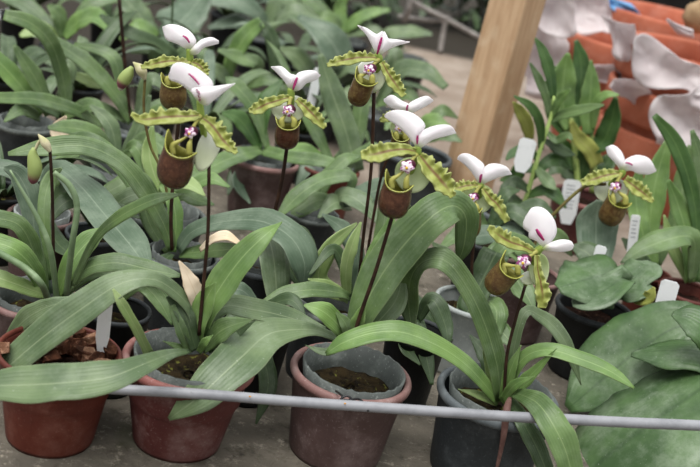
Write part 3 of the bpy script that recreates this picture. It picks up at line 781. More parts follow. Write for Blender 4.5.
flower(H[0], By+.05, (407,116),
    ([(405,117),(397,115),(388,117),(380,121)], [3,4,5,2]), ([(410,119),(416,126),(420,136)], [3,5,2]),
    ([(406,115),(399,110),(390,107),(384,101)], [(407,115),(409,105),(402,101),(392,95),(384,99)]),
    ([(407,116),(416,111),(426,106),(433,101)], [(407,115),(408,105),(417,99),(427,96),(433,100)]),
    [([(408,105),(407,108),(407,112)], .9)],
    ((401,135), (399,154), 10, 10), (399,128), [((401,127), 11, 11, 0, 'syn')], (400,142), pd=(-.004,-.004), pouch_kw=dict(mat='pouch_olive'), sr=4.5)

I = plant('potted_orchid', 'orchid with its pouch tucked behind a folded leaf, in a pale grey pot', (472, 300), 74, 'linerpot', 'orchid', liner=None)
By = I[1]
Lf(I, [(462,300),(466,315),(480,285),(497,252)], [4,10,14,14], 'dark', 20, [0,-.02,.0,.02])
Lf(I, [(460,308),(448,335),(428,315),(411,290)], [3,7,9,1], 'dark', 22, [0,-.03,-.03,-.02])
Lf(I, [(485,298),(496,310),(495,335)], [4,11,6], 'mid', 24, [0,-.03,-.05])
Lf(I, [(478,298),(508,275),(523,290),(535,312)], [4,9,10,1], 'mid', 30, [0,-.01,-.02,-.04])
Lf(I, [(476,298),(502,250),(520,245),(540,255)], [3,9,10,2], 'mid', 24, [.02,.04,.05,.05])
Lf(I, [(470,300),(450,262),(432,242)], [4,9,1], 'grey', 20, [.02,.04,.04])
Lf(I, [(476,305),(500,330),(520,352)], [4,9,1], 'mid', 24, [0,-.04,-.06])
ptube(I[0], By, [(472,296),(472,262),(475,230),(474,212)], 1.6, 'stem')
k = 4.67; ox, oy = 440, 140
flower(I[0], By, (480,184),
    ([(478,185),(470,185),(460,187),(452,190)], [3,4.5,5.5,3]), ([(483,188),(491,198),(499,206),(507,222)], [3,6,6,3]),
    (conv([(186,212),(150,152),(112,112),(80,88)], ox, oy, k), conv([(188,212),(208,128),(180,92),(130,64),(95,67),(80,88)], ox, oy, k)),
    (conv([(190,212),(230,192),(280,172),(336,160)], ox, oy, k), conv([(188,212),(206,132),(248,110),(308,124),(336,160)], ox, oy, k)),
    [(conv([(195,160),(190,175),(186,200)], ox, oy, k), 1.3)],
    ((471,208), (470,237), 11.5, 11), (473,198), [((478,197), 16, 15, 0, 'syn')], (476,222), pd=(-.005,-.006), pouch_kw=dict(mat='pouch_olive', yaw=-6), sr=5)

J_ = plant('potted_orchid', 'orchid with one sideways-leaning flower stem, in a faded reddish pot', (529, 272), 68, 'purple', 'orchid', liner=None, fill='barkmix')
By = J_[1]
Lf(J_, [(524,262),(505,248),(490,262),(478,290)], [4,8,9,1], 'mid', 28, [0,.01,-.01,-.03])
Lf(J_, [(528,262),(505,238),(480,236),(462,244)], [3,8,9,1], 'blue', 30, [0,.02,.03,.03])
Lf(J_, [(530,262),(548,238),(560,240),(572,256)], [3,7,8,1], 'mid', 28, [0,.02,.03,.04])
ptube(J_[0], By, [(528,264),(540,232),(556,212),(584,187),(606,184)], 1.7, 'stemg')
k = 3.89; ox, oy = 520, 115
flower(J_[0], By, (621.5,171.5),
    ([(619,173),(606,175),(593,179),(581,183)], [3,6.5,6.5,3]), ([(625,179),(636,187),(645,194),(653,202)], [4,7,6,2]),
    (conv([(396,222),(370,186),(344,158),(334,130)], ox, oy, k), conv([(398,222),(408,180),(392,140),(362,117),(334,126)], ox, oy, k)),
    (conv([(400,222),(432,216),(460,228),(500,231),(530,218)], ox, oy, k), conv([(398,220),(402,182),(448,157),(500,168),(530,214)], ox, oy, k)),
    [(conv([(410,185),(425,188),(438,196)], ox, oy, k), .9)],
    ((619,199), (606,224), 13, 12.5), (615,187.5), [((611,189), 17, 13, 0, 'synw')], (606,188), pd=(-.005,-.006), pouch_kw=dict(mat='pouch_olive', yaw=8), sr=5.5)

# broad-leaved plants on the near right
R = plant('broad_leaved_orchid', 'broad-leaved orchid whose wide ribbed leaves fill the corner behind the grey pipe', (752, 400), 120, 'black', 'orchid')
By = R[1]
Lf(R, [(760,344),(702,388),(646,426),(598,464),(566,498)], [20,46,56,52,8], 'broad', 44, [0,-.03,-.05,-.06,-.08], fold=-.32, wav=.01)
Lf(R, [(716,346),(684,326),(642,348),(602,380),(568,409)], [8,24,38,36,5], 'broad', 24, [.05,.07,.065,.055,.045], fold=.06, wav=.01)
Lf(R, [(722,365),(700,352),(665,351),(631,354)], [12,15,13,2], 'broad', 58, [.02,.02,.03,.04], fold=-.30, wav=.01)
Lf(R, [(714,350),(706,330),(690,318),(672,314)], [10,17,14,2], 'broad', 34, [0,.0,.01,.02], fold=.10, wav=.01)
T = plant('broad_leaved_orchid', 'broad-leaved orchid with two dull wide leaves spreading over a black pot', (596, 307), 80, 'ink', 'orchid', liner=None, fill='barkmix')
By = T[1]
Lf(T, [(618,288),(606,276),(585,280),(558,288)], [8,22,27,5], 'broad', 36, [0,-.01,-.03,-.05], fold=-.34, wav=.02)
Lf(T, [(614,290),(622,278),(606,290),(585,300),(572,304)], [4,10,16,12,3], 'broad', 46, [0,-.02,-.04,-.05,-.05], fold=.1, wav=.02)
Lf(T, [(610,286),(630,280),(645,268),(652,262)], [6,15,15,4], 'broad', 40, [0,.0,.01,.02], fold=.1, wav=.02)
Lf(T, [(618,288),(634,290),(655,292)], [5,13,3], 'broad', 40, [0,-.02,-.03], fold=.1)
Lf(T, [(604,290),(597,262),(596,222),(600,200)], [6,14,20,3], 'blue', 14, [.02,.06,.09,.10], fold=.1)
Lf(T, [(606,288),(590,256),(572,246)], [5,13,2], 'dark', 24, [.02,.05,.06], fold=.1)
Lf(T, [(622,292),(640,300),(650,296),(654,287)], [3,5,6,1], 'yellow', 20, [-.0,-.03,-.04,-.04])

# strap-leaved plants on the far right
U = plant('potted_orchid', 'strap-leaved plant with one long narrow leaf, in a terracotta pot at picture edge', (690, 290), 62, 'terra', 'orchid', liner=None, fill='barkmix')
By = U[1]
Lf(U, [(694,282),(697,235),(692,192),(676,145),(654,115)], [4,5,7,8,3], 'deep', 14, [0,.02,.03,.04,.04])
Lf(U, [(690,282),(686,235),(678,205),(668,180)], [4,7,8,2], 'bright', 12, [0,.02,.03,.03])
Lf(U, [(692,282),(692,238),(650,246),(621,263)], [3,9,10,1], 'mid', 34, [0,-.01,-.03,-.05])
Lf(U, [(696,282),(706,235),(702,170),(692,130)], [4,8,9,2], 'mid', 12, [.01,.03,.04,.05])
Lf(U, [(688,282),(672,245),(664,215)], [3,6,1], 'pale', 12, [.01,.02,.03])
V_ = plant('potted_orchid', 'bright-leaved plant in a small terracotta pot behind the broad dull leaves', (651, 272), 44, 'terra', 'orchid', h=.08, liner=None, fill='barkmix')
By = V_[1]
Lf(V_, [(654,266),(650,225),(656,180),(668,140)], [4,9,12,3], 'bright', 14, [0,.03,.05,.06])
Lf(V_, [(652,266),(642,230),(636,200),(640,165)], [4,8,9,2], 'bright', 14, [0,.02,.04,.05])
Lf(V_, [(656,266),(676,220),(684,180),(690,145)], [4,8,10,2], 'mid', 14, [.01,.04,.06,.07])
Lf(V_, [(650,266),(632,248),(622,238)], [4,6,1], 'dark', 20, [0,0,0])
# ------------------------------------------------------------------ cane orchids in front of the clay pots
X1 = plant('cane_orchid', 'cane orchid with narrow leaves along a pale upright cane, in a black pot', (512, 212), 72, 'black', 'orchid', liner=None)
By = X1[1]
ptube(X1[0], By, [(522,210),(530,185),(540,150),(551,117),(554,96)], [2.4,2.4,2.4,2,1.2], 'stemlg', 'cane')
for pts, hw, mt, d in [([(553,98),(550,75),(543,52),(535,38)], [3,5.5,5,1], 'deep', .01), ([(550,116),(545,95),(538,78),(530,63)], [2.5,4,4,1], 'mid', -.01),
    ([(551,118),(556,106),(563,96),(571,89)], [2,4,4,1], 'bright', -.02), ([(551,120),(565,114),(585,109),(604,105)], [3,5,5,1], 'mid', -.03),
    ([(541,150),(540,125),(531,107),(514,96)], [2.5,4.5,4.5,1], 'deep', -.03), ([(547,132),(556,140),(567,136),(572,140)], [2,4,4,1], 'mid', -.02),
    ([(538,160),(528,150),(514,153),(506,160)], [2,5,5,1], 'deep', -.03), ([(536,170),(524,168),(512,178),(500,180)], [3,7,6,1], 'deep', .03),
    ([(532,178),(548,162),(560,160),(570,168)], [3,6,6,1], 'deep', .02), ([(529,190),(515,182),(506,190),(498,203)], [3,6,6,1], 'dark', -.02),
    ([(527,196),(545,190),(556,196),(566,208)], [3,6,6,1], 'deep', -.02), ([(536,168),(548,182),(556,190)], [3,6,1], 'mid', -.02),
    ([(544,140),(560,150),(575,155)], [2,6,1], 'dark', .02), ([(524,205),(510,200),(494,208)], [3,6,1], 'dark', -.02), ([(526,204),(538,205),(548,214)], [3,6,1], 'mid', -.02)]:
    Lf(X1, pts, hw, mt, 22, [d*i/(len(pts)-1) for i in range(len(pts))])
X2 = plant('cane_orchid', 'leafy cane orchid in a red-brown pot, its broad upright leaves against the clay pots', (586, 196), 70, 'red', 'orchid', liner=None, fill='barkmix')
By = X2[1]
ptube(X2[0], By, [(578,192),(576,160),(572,130),(570,110)], [3,3,2.6,1.5], 'cane', 'cane')
ptube(X2[0], By+.01, [(592,192),(594,165),(592,140),(588,120)], [3,3,2.6,1.5], 'cane', 'cane')
for pts, hw, mt, d, rl in [([(573,130),(580,100),(581,65),(576,40)], [5,10,8.5,2], 'deep', .02, 14), ([(570,130),(563,105),(564,75),(568,53)], [5,11,11,2], 'bright', .0, 14),
    ([(568,135),(557,115),(553,90),(556,66)], [5,10,10,2], 'deep', .03, 14), ([(588,135),(589,110),(591,85),(591,60)], [5,10,8,1], 'bright', .01, 12),
    ([(592,150),(604,140),(612,120),(616,97)], [5,10,9,2], 'deep', -.01, 16), ([(592,130),(596,104),(606,95),(619,95)], [3,4,4,1], 'bright', -.02, 30),
    ([(597,165),(590,150),(578,138),(571,121)], [7,8,7,2], 'yellow', -.03, 18), ([(575,170),(565,150),(556,138)], [4,8,2], 'deep', .0, 20),
    ([(576,180),(560,168),(548,175)], [4,8,1], 'dark', -.02, 24), ([(594,180),(606,165),(614,150)], [4,9,1], 'deep', .03, 18), ([(580,182),(584,160),(582,140)], [4,9,1], 'deep', .0, 18),
    ([(530,140),(527,125),(520,112),(513,102)], [4,6.5,6,1], 'yellow', -.05, 16)]:
    Lf(X2, pts, hw, mt, rl, [d*i/(len(pts)-1) for i in range(len(pts))])

# ------------------------------------------------------------------ plants behind, each in its pot
def back(name_label, rim, w, style, leaves, h=.09, name='potted_orchid', **kw):
    P = plant(name, name_label, rim, w, style, 'orchid', h=h, **kw)
    for pts, hw, mt, rl, d in leaves:
        Lf(P, pts, [q*.88 for q in hw], mt, rl, d if isinstance(d, list) else [d*i/(len(pts)-1) for i in range(len(pts))])
    return P
K = back('orchid in a purple-brown pot with a dented grey rim, standing clear on the concrete', (264, 157), 74, 'purple', [
    ([(262,150),(240,155),(205,170),(172,190)], [4,9,10,4], 'mid', 36, -.20),
    ([(262,150),(290,157),(325,162),(352,171)], [6,7,7,1], 'mid', 34, -.16),
    ([(256,150),(235,175),(228,195)], [4,7,1], 'dark', 26, -.06),
    ([(258,150),(238,180),(250,204)], [4,7,1], 'blue', 26, -.08),
    ([(260,150),(240,120),(222,113)], [4,9,2], 'deep', 30, -.02),
    ([(258,150),(265,105),(282,80)], [4,10,2], 'deep', 30, .05),
    ([(268,150),(255,110),(235,85),(226,77)], [3,8,8,1], 'mid', 30, .03)])
K2 = back('orchid with one tall upright blade, in a terracotta pot with a grey liner', (330, 166), 62, 'terra', [
    ([(356,172),(346,132),(331,90),(320,54)], [9,13,13,3], 'grey', 14, .03),
    ([(330,160),(310,165),(296,188)], [4,9,2], 'blue', 28, -.05),
    ([(336,160),(355,140),(362,105),(368,80)], [4,9,9,2], 'mid', 16, .05),
    ([(340,165),(372,150),(385,158)], [4,8,1], 'mid', 28, -.02),
    ([(330,160),(310,120),(300,100)], [4,8,1], 'mid', 18, .02),
    ([(328,160),(300,150),(285,160)], [4,8,1], 'bright', 28, -.04)])
K3 = back('orchid with a pair of long arching leaves, in a dark pot before the terracotta one', (312, 212), 58, 'grey', [
    ([(338,205),(320,200),(304,208),(290,219)], [4,9,10,2], 'mid', 36, -.03),
    ([(345,200),(352,178),(330,178),(310,187),(294,200),(278,217)], [3,6,8,9,9,3], 'mid', 34, [0,0,-.01,-.03,-.04,-.05]),
    ([(350,205),(335,203),(318,218)], [6,10,1], 'grey', 34, -.04),
    ([(325,205),(352,198),(378,190),(398,182)], [4,10,12,5], 'blue', 40, -.02),
    ([(330,205),(345,195),(365,206),(380,225)], [4,9,10,1], 'grey', 36, -.05),
    ([(318,206),(326,180),(345,160),(360,156)], [4,8,7,1], 'mid', 28, .04)])
K4 = back('orchid with dropped leaves in a grey pot, half hidden behind the first hanging pouch', (166, 212), 84, 'grey', [
    ([(165,204),(182,195),(196,200),(214,205)], [4,8,8,1], 'mid', 34, -.04),
    ([(160,204),(170,180),(190,185),(205,196)], [4,8,8,1], 'pale', 34, -.06),
    ([(160,204),(140,180),(112,190),(92,205)], [4,9,9,1], 'mid', 34, -.06),
    ([(158,204),(138,150),(124,150)], [4,9,1], 'mid', 24, .03),
    ([(166,204),(150,160),(152,125)], [4,10,2], 'pale', 16, .03),
    ([(170,204),(205,180),(230,187)], [4,8,1], 'bright', 34, -.02)])
K5 = back('orchid in a small dark pot behind the diagonal broad leaves', (118, 170), 66, 'grey', [
    ([(115,162),(95,135),(70,128),(48,128)], [4,9,9,2], 'mid', 34, -.06),
    ([(120,162),(145,140),(165,150),(178,170)], [4,9,9,1], 'mid', 30, -.07),
    ([(118,162),(110,125),(90,105)], [4,9,2], 'grey', 20, .02),
    ([(120,162),(140,125),(150,95)], [4,8,2], 'grey', 18, .02),
    ([(112,162),(75,150),(52,170)], [4,9,2], 'dark', 34, -.06)])
Lf(K5, [(66,142),(58,130),(66,116)], [7,8,1], 'dead', 10, 0, name='dry_leaf', label='dry cream leaf')
K6 = back('orchid with long arching strap leaves, grey pot cut by the picture edge', (26, 122), 66, 'grey', [
    ([(66,116),(64,85),(52,45),(30,23),(4,15)], [5,8,9,9,6], 'mid', 26, [0,.0,-.02,-.04,-.05]),
    ([(48,116),(42,92),(30,70),(14,45)], [4,8,9,2], 'mid', 24, .0),
    ([(40,116),(20,85),(-8,55)], [4,11,9], 'bright', 28, .0),
    ([(103,126),(75,110),(40,100),(-6,98)], [3,7,8,6], 'mid', 34, [0,-.03,-.08,-.12]),
    ([(60,116),(36,100),(10,95)], [4,8,2], 'dark', 32, -.03),
    ([(52,116),(70,70),(52,60)], [4,7,1], 'grey', 24, .02),
    ([(40,118),(22,110),(4,122)], [4,8,1], 'mid', 34, -.05),
    ([(62,118),(90,105),(108,118)], [4,8,1], 'mid', 34, -.05)])
K7 = back('orchid with a very long leaf slanting down and a tall closed-tip stem', (136, 128), 64, 'black', [
    ([(132,122),(118,98),(92,68),(64,48),(44,34)], [6,8,9,8,3], 'mid', 28, [0,-.01,-.02,-.03,-.03]),
    ([(128,122),(120,80),(110,55),(74,44)], [4,6,7,2], 'mid', 26, .03),
    ([(108,88),(96,84),(82,78),(70,75)], [2,6,6,2], 'pale', 34, -.02),
    ([(136,120),(150,80),(172,95)], [4,8,1], 'grey', 26, .0),
    ([(140,120),(165,110),(180,125)], [4,8,1], 'mid', 32, -.04),
    ([(126,120),(100,108),(76,112)], [4,7,1], 'mid', 34, -.04)])
ptube(K7[0], K7[1], [(130,122),(128,95),(125,65),(119,-4)], 1.9, 'stem')
K8 = back('orchid with a dark arching leaf, far pot behind the tall stem', (160, 82), 54, 'ink', [
    ([(168,70),(172,55),(150,42),(120,28),(100,15)], [4,7,8,7,2], 'dark', 30, [0,-.02,-.04,-.05,-.05]),
    ([(160,72),(150,50),(130,52)], [4,8,2], 'mid', 30, -.04),
    ([(165,72),(190,50),(215,58)], [4,8,2], 'mid', 30, -.03),
    ([(160,72),(170,45),(173,-4)], [1.2,1.2,1.2], 'dark', 0, 0)])
K9 = back('orchid with pale folded strap leaves, far pot between the two white-hooded flowers', (236, 96), 60, 'black', [
    ([(226,84),(232,60),(246,36),(262,22)], [5,8,10,6], 'bright', 24, 0),
    ([(262,22),(272,40),(275,72)], [4,8,5], 'dark', 10, -.02),
    ([(240,88),(258,66),(240,58),(218,50)], [3,7,8,2], 'mid', 32, -.02),
    ([(235,90),(215,72),(195,92)], [4,9,1], 'grey', 32, -.04),
    ([(240,88),(265,80),(290,92)], [4,8,1], 'mid', 34, -.04),
    ([(240,90),(270,100),(296,86)], [3,7,1], 'bright', 34, .0),
    ([(232,88),(205,60),(200,42)], [3,7,1], 'mid', 28, .03)])
K10 = back('broad-leaved orchid with wide bluish leaves, far pot behind the frontal flower', (316, 92), 60, 'grey', [
    ([(320,84),(340,70),(330,40),(298,16)], [6,16,16,3], 'blue', 38, [0,-.02,-.02,0]),
    ([(316,84),(300,60),(280,48)], [6,11,2], 'grey', 34, -.02),
    ([(318,84),(350,66),(372,80)], [5,10,2], 'grey', 36, -.04),
    ([(314,84),(295,80),(286,100)], [4,8,1], 'mid', 34, -.05)], name='broad_leaved_orchid')
K11 = back('broad-leaved orchid with soft grey leaves spreading over the path edge', (380, 112), 54, 'black', [
    ([(378,104),(400,72),(425,72),(446,88)], [5,10,9,4], 'grey', 40, [0,.0,-.03,-.05]),
    ([(376,104),(405,95),(420,105)], [4,9,1], 'mid', 36, -.05),
    ([(374,104),(352,95),(338,108)], [4,9,1], 'grey', 36, -.05),
    ([(378,104),(395,60),(390,46)], [4,9,2], 'grey', 28, .03)], name='broad_leaved_orchid')
K12 = back('small green plant in the black pot at the foot of the wooden post', (416, 152), 76, 'black', [
    ([(415,140),(430,122),(450,126)], [4,9,1], 'bright', 34, -.03),
    ([(412,140),(440,134),(462,142)], [4,9,1], 'mid', 34, -.03),
    ([(410,140),(395,122),(385,130)], [4,9,1], 'mid', 32, -.03),
    ([(416,140),(440,112),(458,118)], [3,7,1], 'mid', 32, .02)], liner=None)
K13 = back('dark-leaved plant in a black pot between post and cane orchid', (488, 238), 64, 'ink', [
    ([(492,228),(510,212),(528,222),(540,238)], [4,9,9,1], 'dark', 30, -.04),
    ([(486,228),(470,210),(455,220)], [4,8,1], 'mid', 30, -.02),
    ([(490,228),(512,230),(526,248)], [4,9,1], 'blue', 34, -.05),
    ([(494,228),(515,214),(538,206),(556,218)], [4,7,8,1], 'dark', 30, -.02), ([(494,230),(520,222),(544,230),(556,244)], [4,7,8,1], 'deep', 30, -.04), ([(490,226),(505,195),(520,190)], [4,7,1], 'dark', 26, .02),
    ([(488,228),(460,235),(438,250)], [4,9,1], 'mid', 34, -.05)], liner=None)
K14 = back('orchid with dusty drooping leaves, pot crowded between the orange-lipped pot and the bud plant', (94, 232), 58, 'black', [
    ([(92,224),(80,200),(62,205),(48,225)], [4,9,9,1], 'dark', 32, -.04),
    ([(92,224),(115,210),(140,218)], [4,8,1], 'dark', 34, -.02),
    ([(94,224),(130,196),(160,200)], [4,9,2], 'grey', 34, .0)], liner=None)
K15 = back('low dark-leaved orchid in a black pot in the gap behind the grey conduit', (258, 318), 78, 'ink', [
    ([(262,308),(262,350),(268,385),(256,424)], [4,9,10,1], 'dark', 22, [0,-.05,-.07,-.08]),
    ([(256,308),(235,318),(222,338)], [4,9,1], 'dark', 28, -.04),
    ([(258,308),(240,290),(215,300)], [4,8,1], 'blue', 34, -.02),
    ([(262,308),(290,300),(306,318)], [4,8,1], 'dark', 30, -.03)], liner=None)
K16 = back('dark-leaved orchid in a black pot behind the gap between purple and charcoal pots', (418, 330), 66, 'ink', [
    ([(420,320),(425,350),(432,385)], [4,9,2], 'dark', 22, -.05),
    ([(418,320),(432,300),(445,325),(448,350)], [4,9,9,1], 'dark', 24, -.05),
    ([(416,320),(405,345),(420,365)], [4,8,1], 'dark', 24, -.05)], liner=None)
K17 = back('orchid behind the bark pot, tucked in shade under a long dusty leaf', (118, 308), 70, 'ink', [
    ([(120,300),(140,285),(158,300),(172,325)], [4,8,9,1], 'mid', 30, -.03),
    ([(116,300),(100,285),(80,300)], [4,8,1], 'dark', 30, -.03)], liner=None)

# broad-leaved plants on the far side
K18 = back('broad-leaved plant with big dull leaves, beyond the long stem', (166, 44), 50, 'ink', [
    ([(160,36),(172,30),(190,12),(205,-8)], [6,20,20,10], 'blue', 40, [0,0,.05,.08]),
    ([(156,36),(135,10),(120,-6)], [6,12,8], 'grey', 36, .03),
    ([(160,38),(185,40),(200,50)], [5,12,2], 'blue', 40, -.04),
    ([(158,38),(140,28),(120,40)], [5,9,2], 'bright', 38, -.04)], name='broad_leaved_orchid')
K19 = back('broad-leaved plant with long horizontal grey leaves at the far edge', (262, 36), 50, 'ink', [
    ([(268,28),(250,8),(225,0),(195,-4)], [5,10,10,8], 'blue', 42, [0,-.02,-.03,-.03]),
    ([(268,28),(290,12),(312,24),(330,36)], [5,11,10,2], 'grey', 42, -.05),
    ([(262,30),(235,22),(208,28)], [5,8,2], 'blue', 40, -.05),
    ([(264,30),(280,0),(300,-6)], [5,9,6], 'grey', 36, .03)], name='broad_leaved_orchid')
K20 = back('green-leaved plant with yellowish tips beyond the second white hood', (346, 40), 46, 'ink', [
    ([(346,32),(352,24),(368,14),(390,10)], [3,6,6,2], 'bright', 38, 0),
    ([(344,32),(330,18),(318,22)], [3,7,2], 'mid', 36, -.03),
    ([(346,34),(370,30),(388,40)], [4,7,2], 'grey', 38, -.03),
    ([(346,32),(340,10),(345,-5)], [3,7,4], 'bright', 24, .03),
    ([(344,32),(315,5),(300,-5)], [3,8,4], 'mid', 36, .04)])
K21 = back('light-leaved plant at the far corner beside the lying white tag', (64, 46), 50, 'ink', [
    ([(64,38),(78,22),(96,18),(110,32)], [4,9,10,2], 'bright', 38, [0,0,-.03,-.05]),
    ([(62,38),(58,15),(48,5)], [4,9,2], 'mid', 32, .0),
    ([(62,38),(40,30),(20,36)], [4,9,2], 'pale', 38, -.04),
    ([(66,38),(92,5),(120,-4)], [4,9,6], 'mid', 34, .05),
    ([(60,38),(30,8),(4,-4)], [4,9,6], 'grey', 34, .05)])
K22 = back('pale-leaved plant with one horizontal blade over the dark bed', (408, 58), 44, 'ink', [
    ([(400,46),(388,36),(410,32),(432,34)], [3,7,7,2], 'grey', 46, [0,-.02,-.02,0]),
    ([(404,46),(385,45),(372,52)], [3,7,1], 'mid', 40, -.03)], name='broad_leaved_orchid')
n = 0
fill = [('low leafy orchid in deep shade behind the tall blade', (300, 128), 50, 'ink'), ('leafy orchid in the far row by the white hood', (205, 122), 52, 'ink'),
        ('leafy orchid in the far row near the slanting leaf', (80, 85), 50, 'ink'), ('leafy orchid in the far row at the picture edge', (8, 78), 50, 'ink'),
        ('leafy orchid in the far row under the grey blades', (296, 62), 46, 'ink'), ('leafy orchid behind the second hood in the far row', (214, 62), 46, 'ink'),
        ('leafy orchid beside the path slab in the far row', (352, 90), 46, 'black'), ('leafy orchid tucked behind the bud plant', (2, 190), 60, 'ink'),
        ('leafy orchid at the very back beside the dark bed', (110, 22), 40, 'ink'), ('leafy orchid at the very back beneath the grey leaves', (230, 14), 40, 'ink'),
        ('leafy orchid at the very back near the rods', (330, 8), 40, 'ink'), ('leafy orchid at the back corner', (20, 14), 40, 'ink')]
for i, (lb, rim, w, st) in enumerate(fill):
    P = plant('potted_orchid', lb, rim, w, st, 'orchid', liner=None)
    clump(P[0], P[1], 8, .16, .013, ['mid', 'grey', 'blue', 'dark', 'dark'], seed=i+3)

# ------------------------------------------------------------------ bark chips
rn = random.Random(5)
pc = ORG[PB[0].name]
for i in range(26):
    a = rn.uniform(0, 6.28); r = .050*math.sqrt(rn.random())
    if i < 17: a = rn.uniform(-.5, 2.6); r = rn.uniform(.012, .047)
    c = pc+Vector((r*math.cos(a), r*math.sin(a), (.086 if i > 12 else .080)+rn.uniform(0, .007)))
    L, Wd, Th = rn.uniform(.007, .014), rn.uniform(.005, .009), rn.uniform(.003, .006)
    Rm = Matrix.Rotation(rn.uniform(0, 6), 3, 'Z') @ Matrix.Rotation(rn.uniform(-.6, .6), 3, 'X') @ Matrix.Rotation(rn.uniform(-.6, .6), 3, 'Y')
    vs = []
    for z in (-1, 1):
        for q in range(6):
            t = 6.283*q/6+.3; vs.append(c+Rm @ Vector((L*math.cos(t)*rn.uniform(.75, 1.15), Wd*math.sin(t)*rn.uniform(.75, 1.15), Th*z*rn.uniform(.7, 1.1))))
    o = link('bark_chip', vs, [tuple(range(5, -1, -1)), tuple(range(6, 12))]+[(q, (q+1) % 6, 6+(q+1) % 6, 6+q) for q in range(6)], M['bark_pale' if i % 3 == 0 else 'bark'], None, smooth=False)
    tag(o, 'reddish-brown bark chip heaped in the terracotta pot', 'bark chip', 'bark chips in the terracotta pot')
    bv = o.modifiers.new('edge', 'BEVEL'); bv.width = .0008; bv.segments = 2

# ------------------------------------------------------------------ conduit and wire tie
pp = [(64,386,.820),(110,389,.828),(200,394,.843),(300,402,.861),(400,409,.877),(500,416,.892),(560,419,.900),(640,423,.912),(760,428,.928)]
P = [at(x, y, Y) for x, y, Y in pp]
o = tube('grey_conduit', P, [5.3*scale_at(Y, y) for x, y, Y in pp], 'pipe', None, 70, 16)
tag(o, 'long grey conduit pipe running across in front of the near row of pots', 'pipe')
for (x, y, Y) in [(250,396.5,.8468), (345,403.5,.8635)]:
    c = at(x, y, Y); blob('rust_fleck', c, .0011, .0005, .0007, 'rust', o)
tie = [(336,391,.909),(342,396,.893),(341,401,.890),(346,404,.889),(352,400,.889),(347,396,.890),(341,399,.888),(348,400,.888),(358,399,.886),(363,402,.880),(369,406,.873),(368,411,.867)]
o = tube('wire_tie', [at(*q) for q in tie], .0011, 'wire', None, 70, 8)
tag(o, 'short black wire twisted round the lip of the purple-brown pot above the pipe', 'wire')

# ------------------------------------------------------------------ plant tags
plastic_tag([(101,352),(107,293)], PB[1]+.015, 14, 'tall white tag standing in the bark chips', dy=.0)
plastic_tag([(566,224),(573,180)], X2[1]-.06, 17, 'white tag with faint pencil writing behind the sideways orchid flower', text=7)
plastic_tag([(520,172),(529,139)], X1[1]-.03, 17, 'white tag among the cane orchid leaves under the yellow blade')
plastic_tag([(630,262),(636,215)], V_[1]-.01, 9, 'narrow white tag below the flower with a white hood near the clay pots', text=5)
plastic_tag([(594,272),(602,246)], T[1]+.03, 11, 'small greyish tag stuck among the dull wide leaves over the black pot')
plastic_tag([(662,313),(671,281)], 1.22, 18, 'wide white tag above the big ribbed leaves, before the terracotta pot')
plastic_tag([(309,112),(319,68)], 1.70, 9, 'white tag leaning behind the frontal orchid flower')
plastic_tag([(-8,17),(29,8)], 2.45, 9, 'white tag lying slanted among leaves at the far corner')
plastic_tag([(692,172),(699,150)], 1.8, 9, 'small white tag cut by the picture edge beside long dark leaf')

# ------------------------------------------------------------------ wooden post
b = atz(461, 206, 0)
ax = Vector((.025, 0, 1)).normalized(); ax2 = b+ax*1.25
s0 = scale_at(b.y, 150)
f1 = Vector((1, -.12, 0)).normalized(); f1 = (f1-ax*f1.dot(ax)).normalized(); g1 = ax.cross(f1).normalized()
yaw = math.radians(-28); fx = f1*math.cos(yaw)+g1*math.sin(yaw); gx = g1*math.cos(yaw)-f1*math.sin(yaw)
hw_ = 19.5*s0
vs = []
bb = b - ax*(b.z)
for base, L0 in ((b, 0), (ax2, 0)):
    for (p, q) in ((-1,-1),(1,-1),(1,1),(-1,1)): vs.append(base+fx*(p*hw_)+gx*(q*hw_))
for i in range(4): vs[i].z = .0
o = link('wooden_post', vs, [(3,2,1,0),(4,5,6,7),(0,1,5,4),(1,2,6,5),(2,3,7,6),(3,0,4,7)], M['wood'], None, smooth=False)
bv = o.modifiers.new('edge', 'BEVEL'); bv.width = .003; bv.segments = 2
tag(o, 'leaning square post of pale planed timber standing on the concrete', 'post')

# ------------------------------------------------------------------ clay pots in tilted stacks, plastic film
def clay_pot(base, R, h, label):
    rb = R*.68; rh = R*.36
    body = [(.001, .006), (rb*.5, .005), (rb, 0), (rb+.004, .004), (R*.90, h-rh), (R*.90, h-rh+.002), (R*.84, h-rh+.004), (rb*.92, .016), (rb*.4, .014), (.001, .014)]
    root = empty('terracotta_pot', base, label, 'flower pot', 'terracotta pots nested in stacks')
    lathe('body', base, body, 'clay', root, 48)
    rim = [(R*.90, h-rh), (R*.97, h-rh-.002), (R*1.0, h-rh+.004), (R*1.0, h-.006), (R*.985, h), (R*.93, h), (R*.90, h-.006), (R*.885, h-rh*.5), (R*.88, h-rh+.002), (R*.90, h-rh)]
    lathe('rim', base, rim, 'clay', root, 48)
def stack(px, py, Y, R, h, n, where):
    top = at(px, py, Y); d = (top.z-h)/(n-1)
    for i in range(n):
        clay_pot(Vector((top.x, top.y, top.z-h-i*d)), R, h, {0: 'topmost', n-1: 'lowest'}.get(i, 'middle')+' orange clay pot of the stack '+where)
stack(633, 42, 2.32, .142, .15, 2, 'nearest the wooden post')
stack(708, 54, 2.10, .165, .16, 3, 'cut by the picture edge')
stack(676, 16, 2.72, .19, .19, 2, 'behind, under the blue bag')

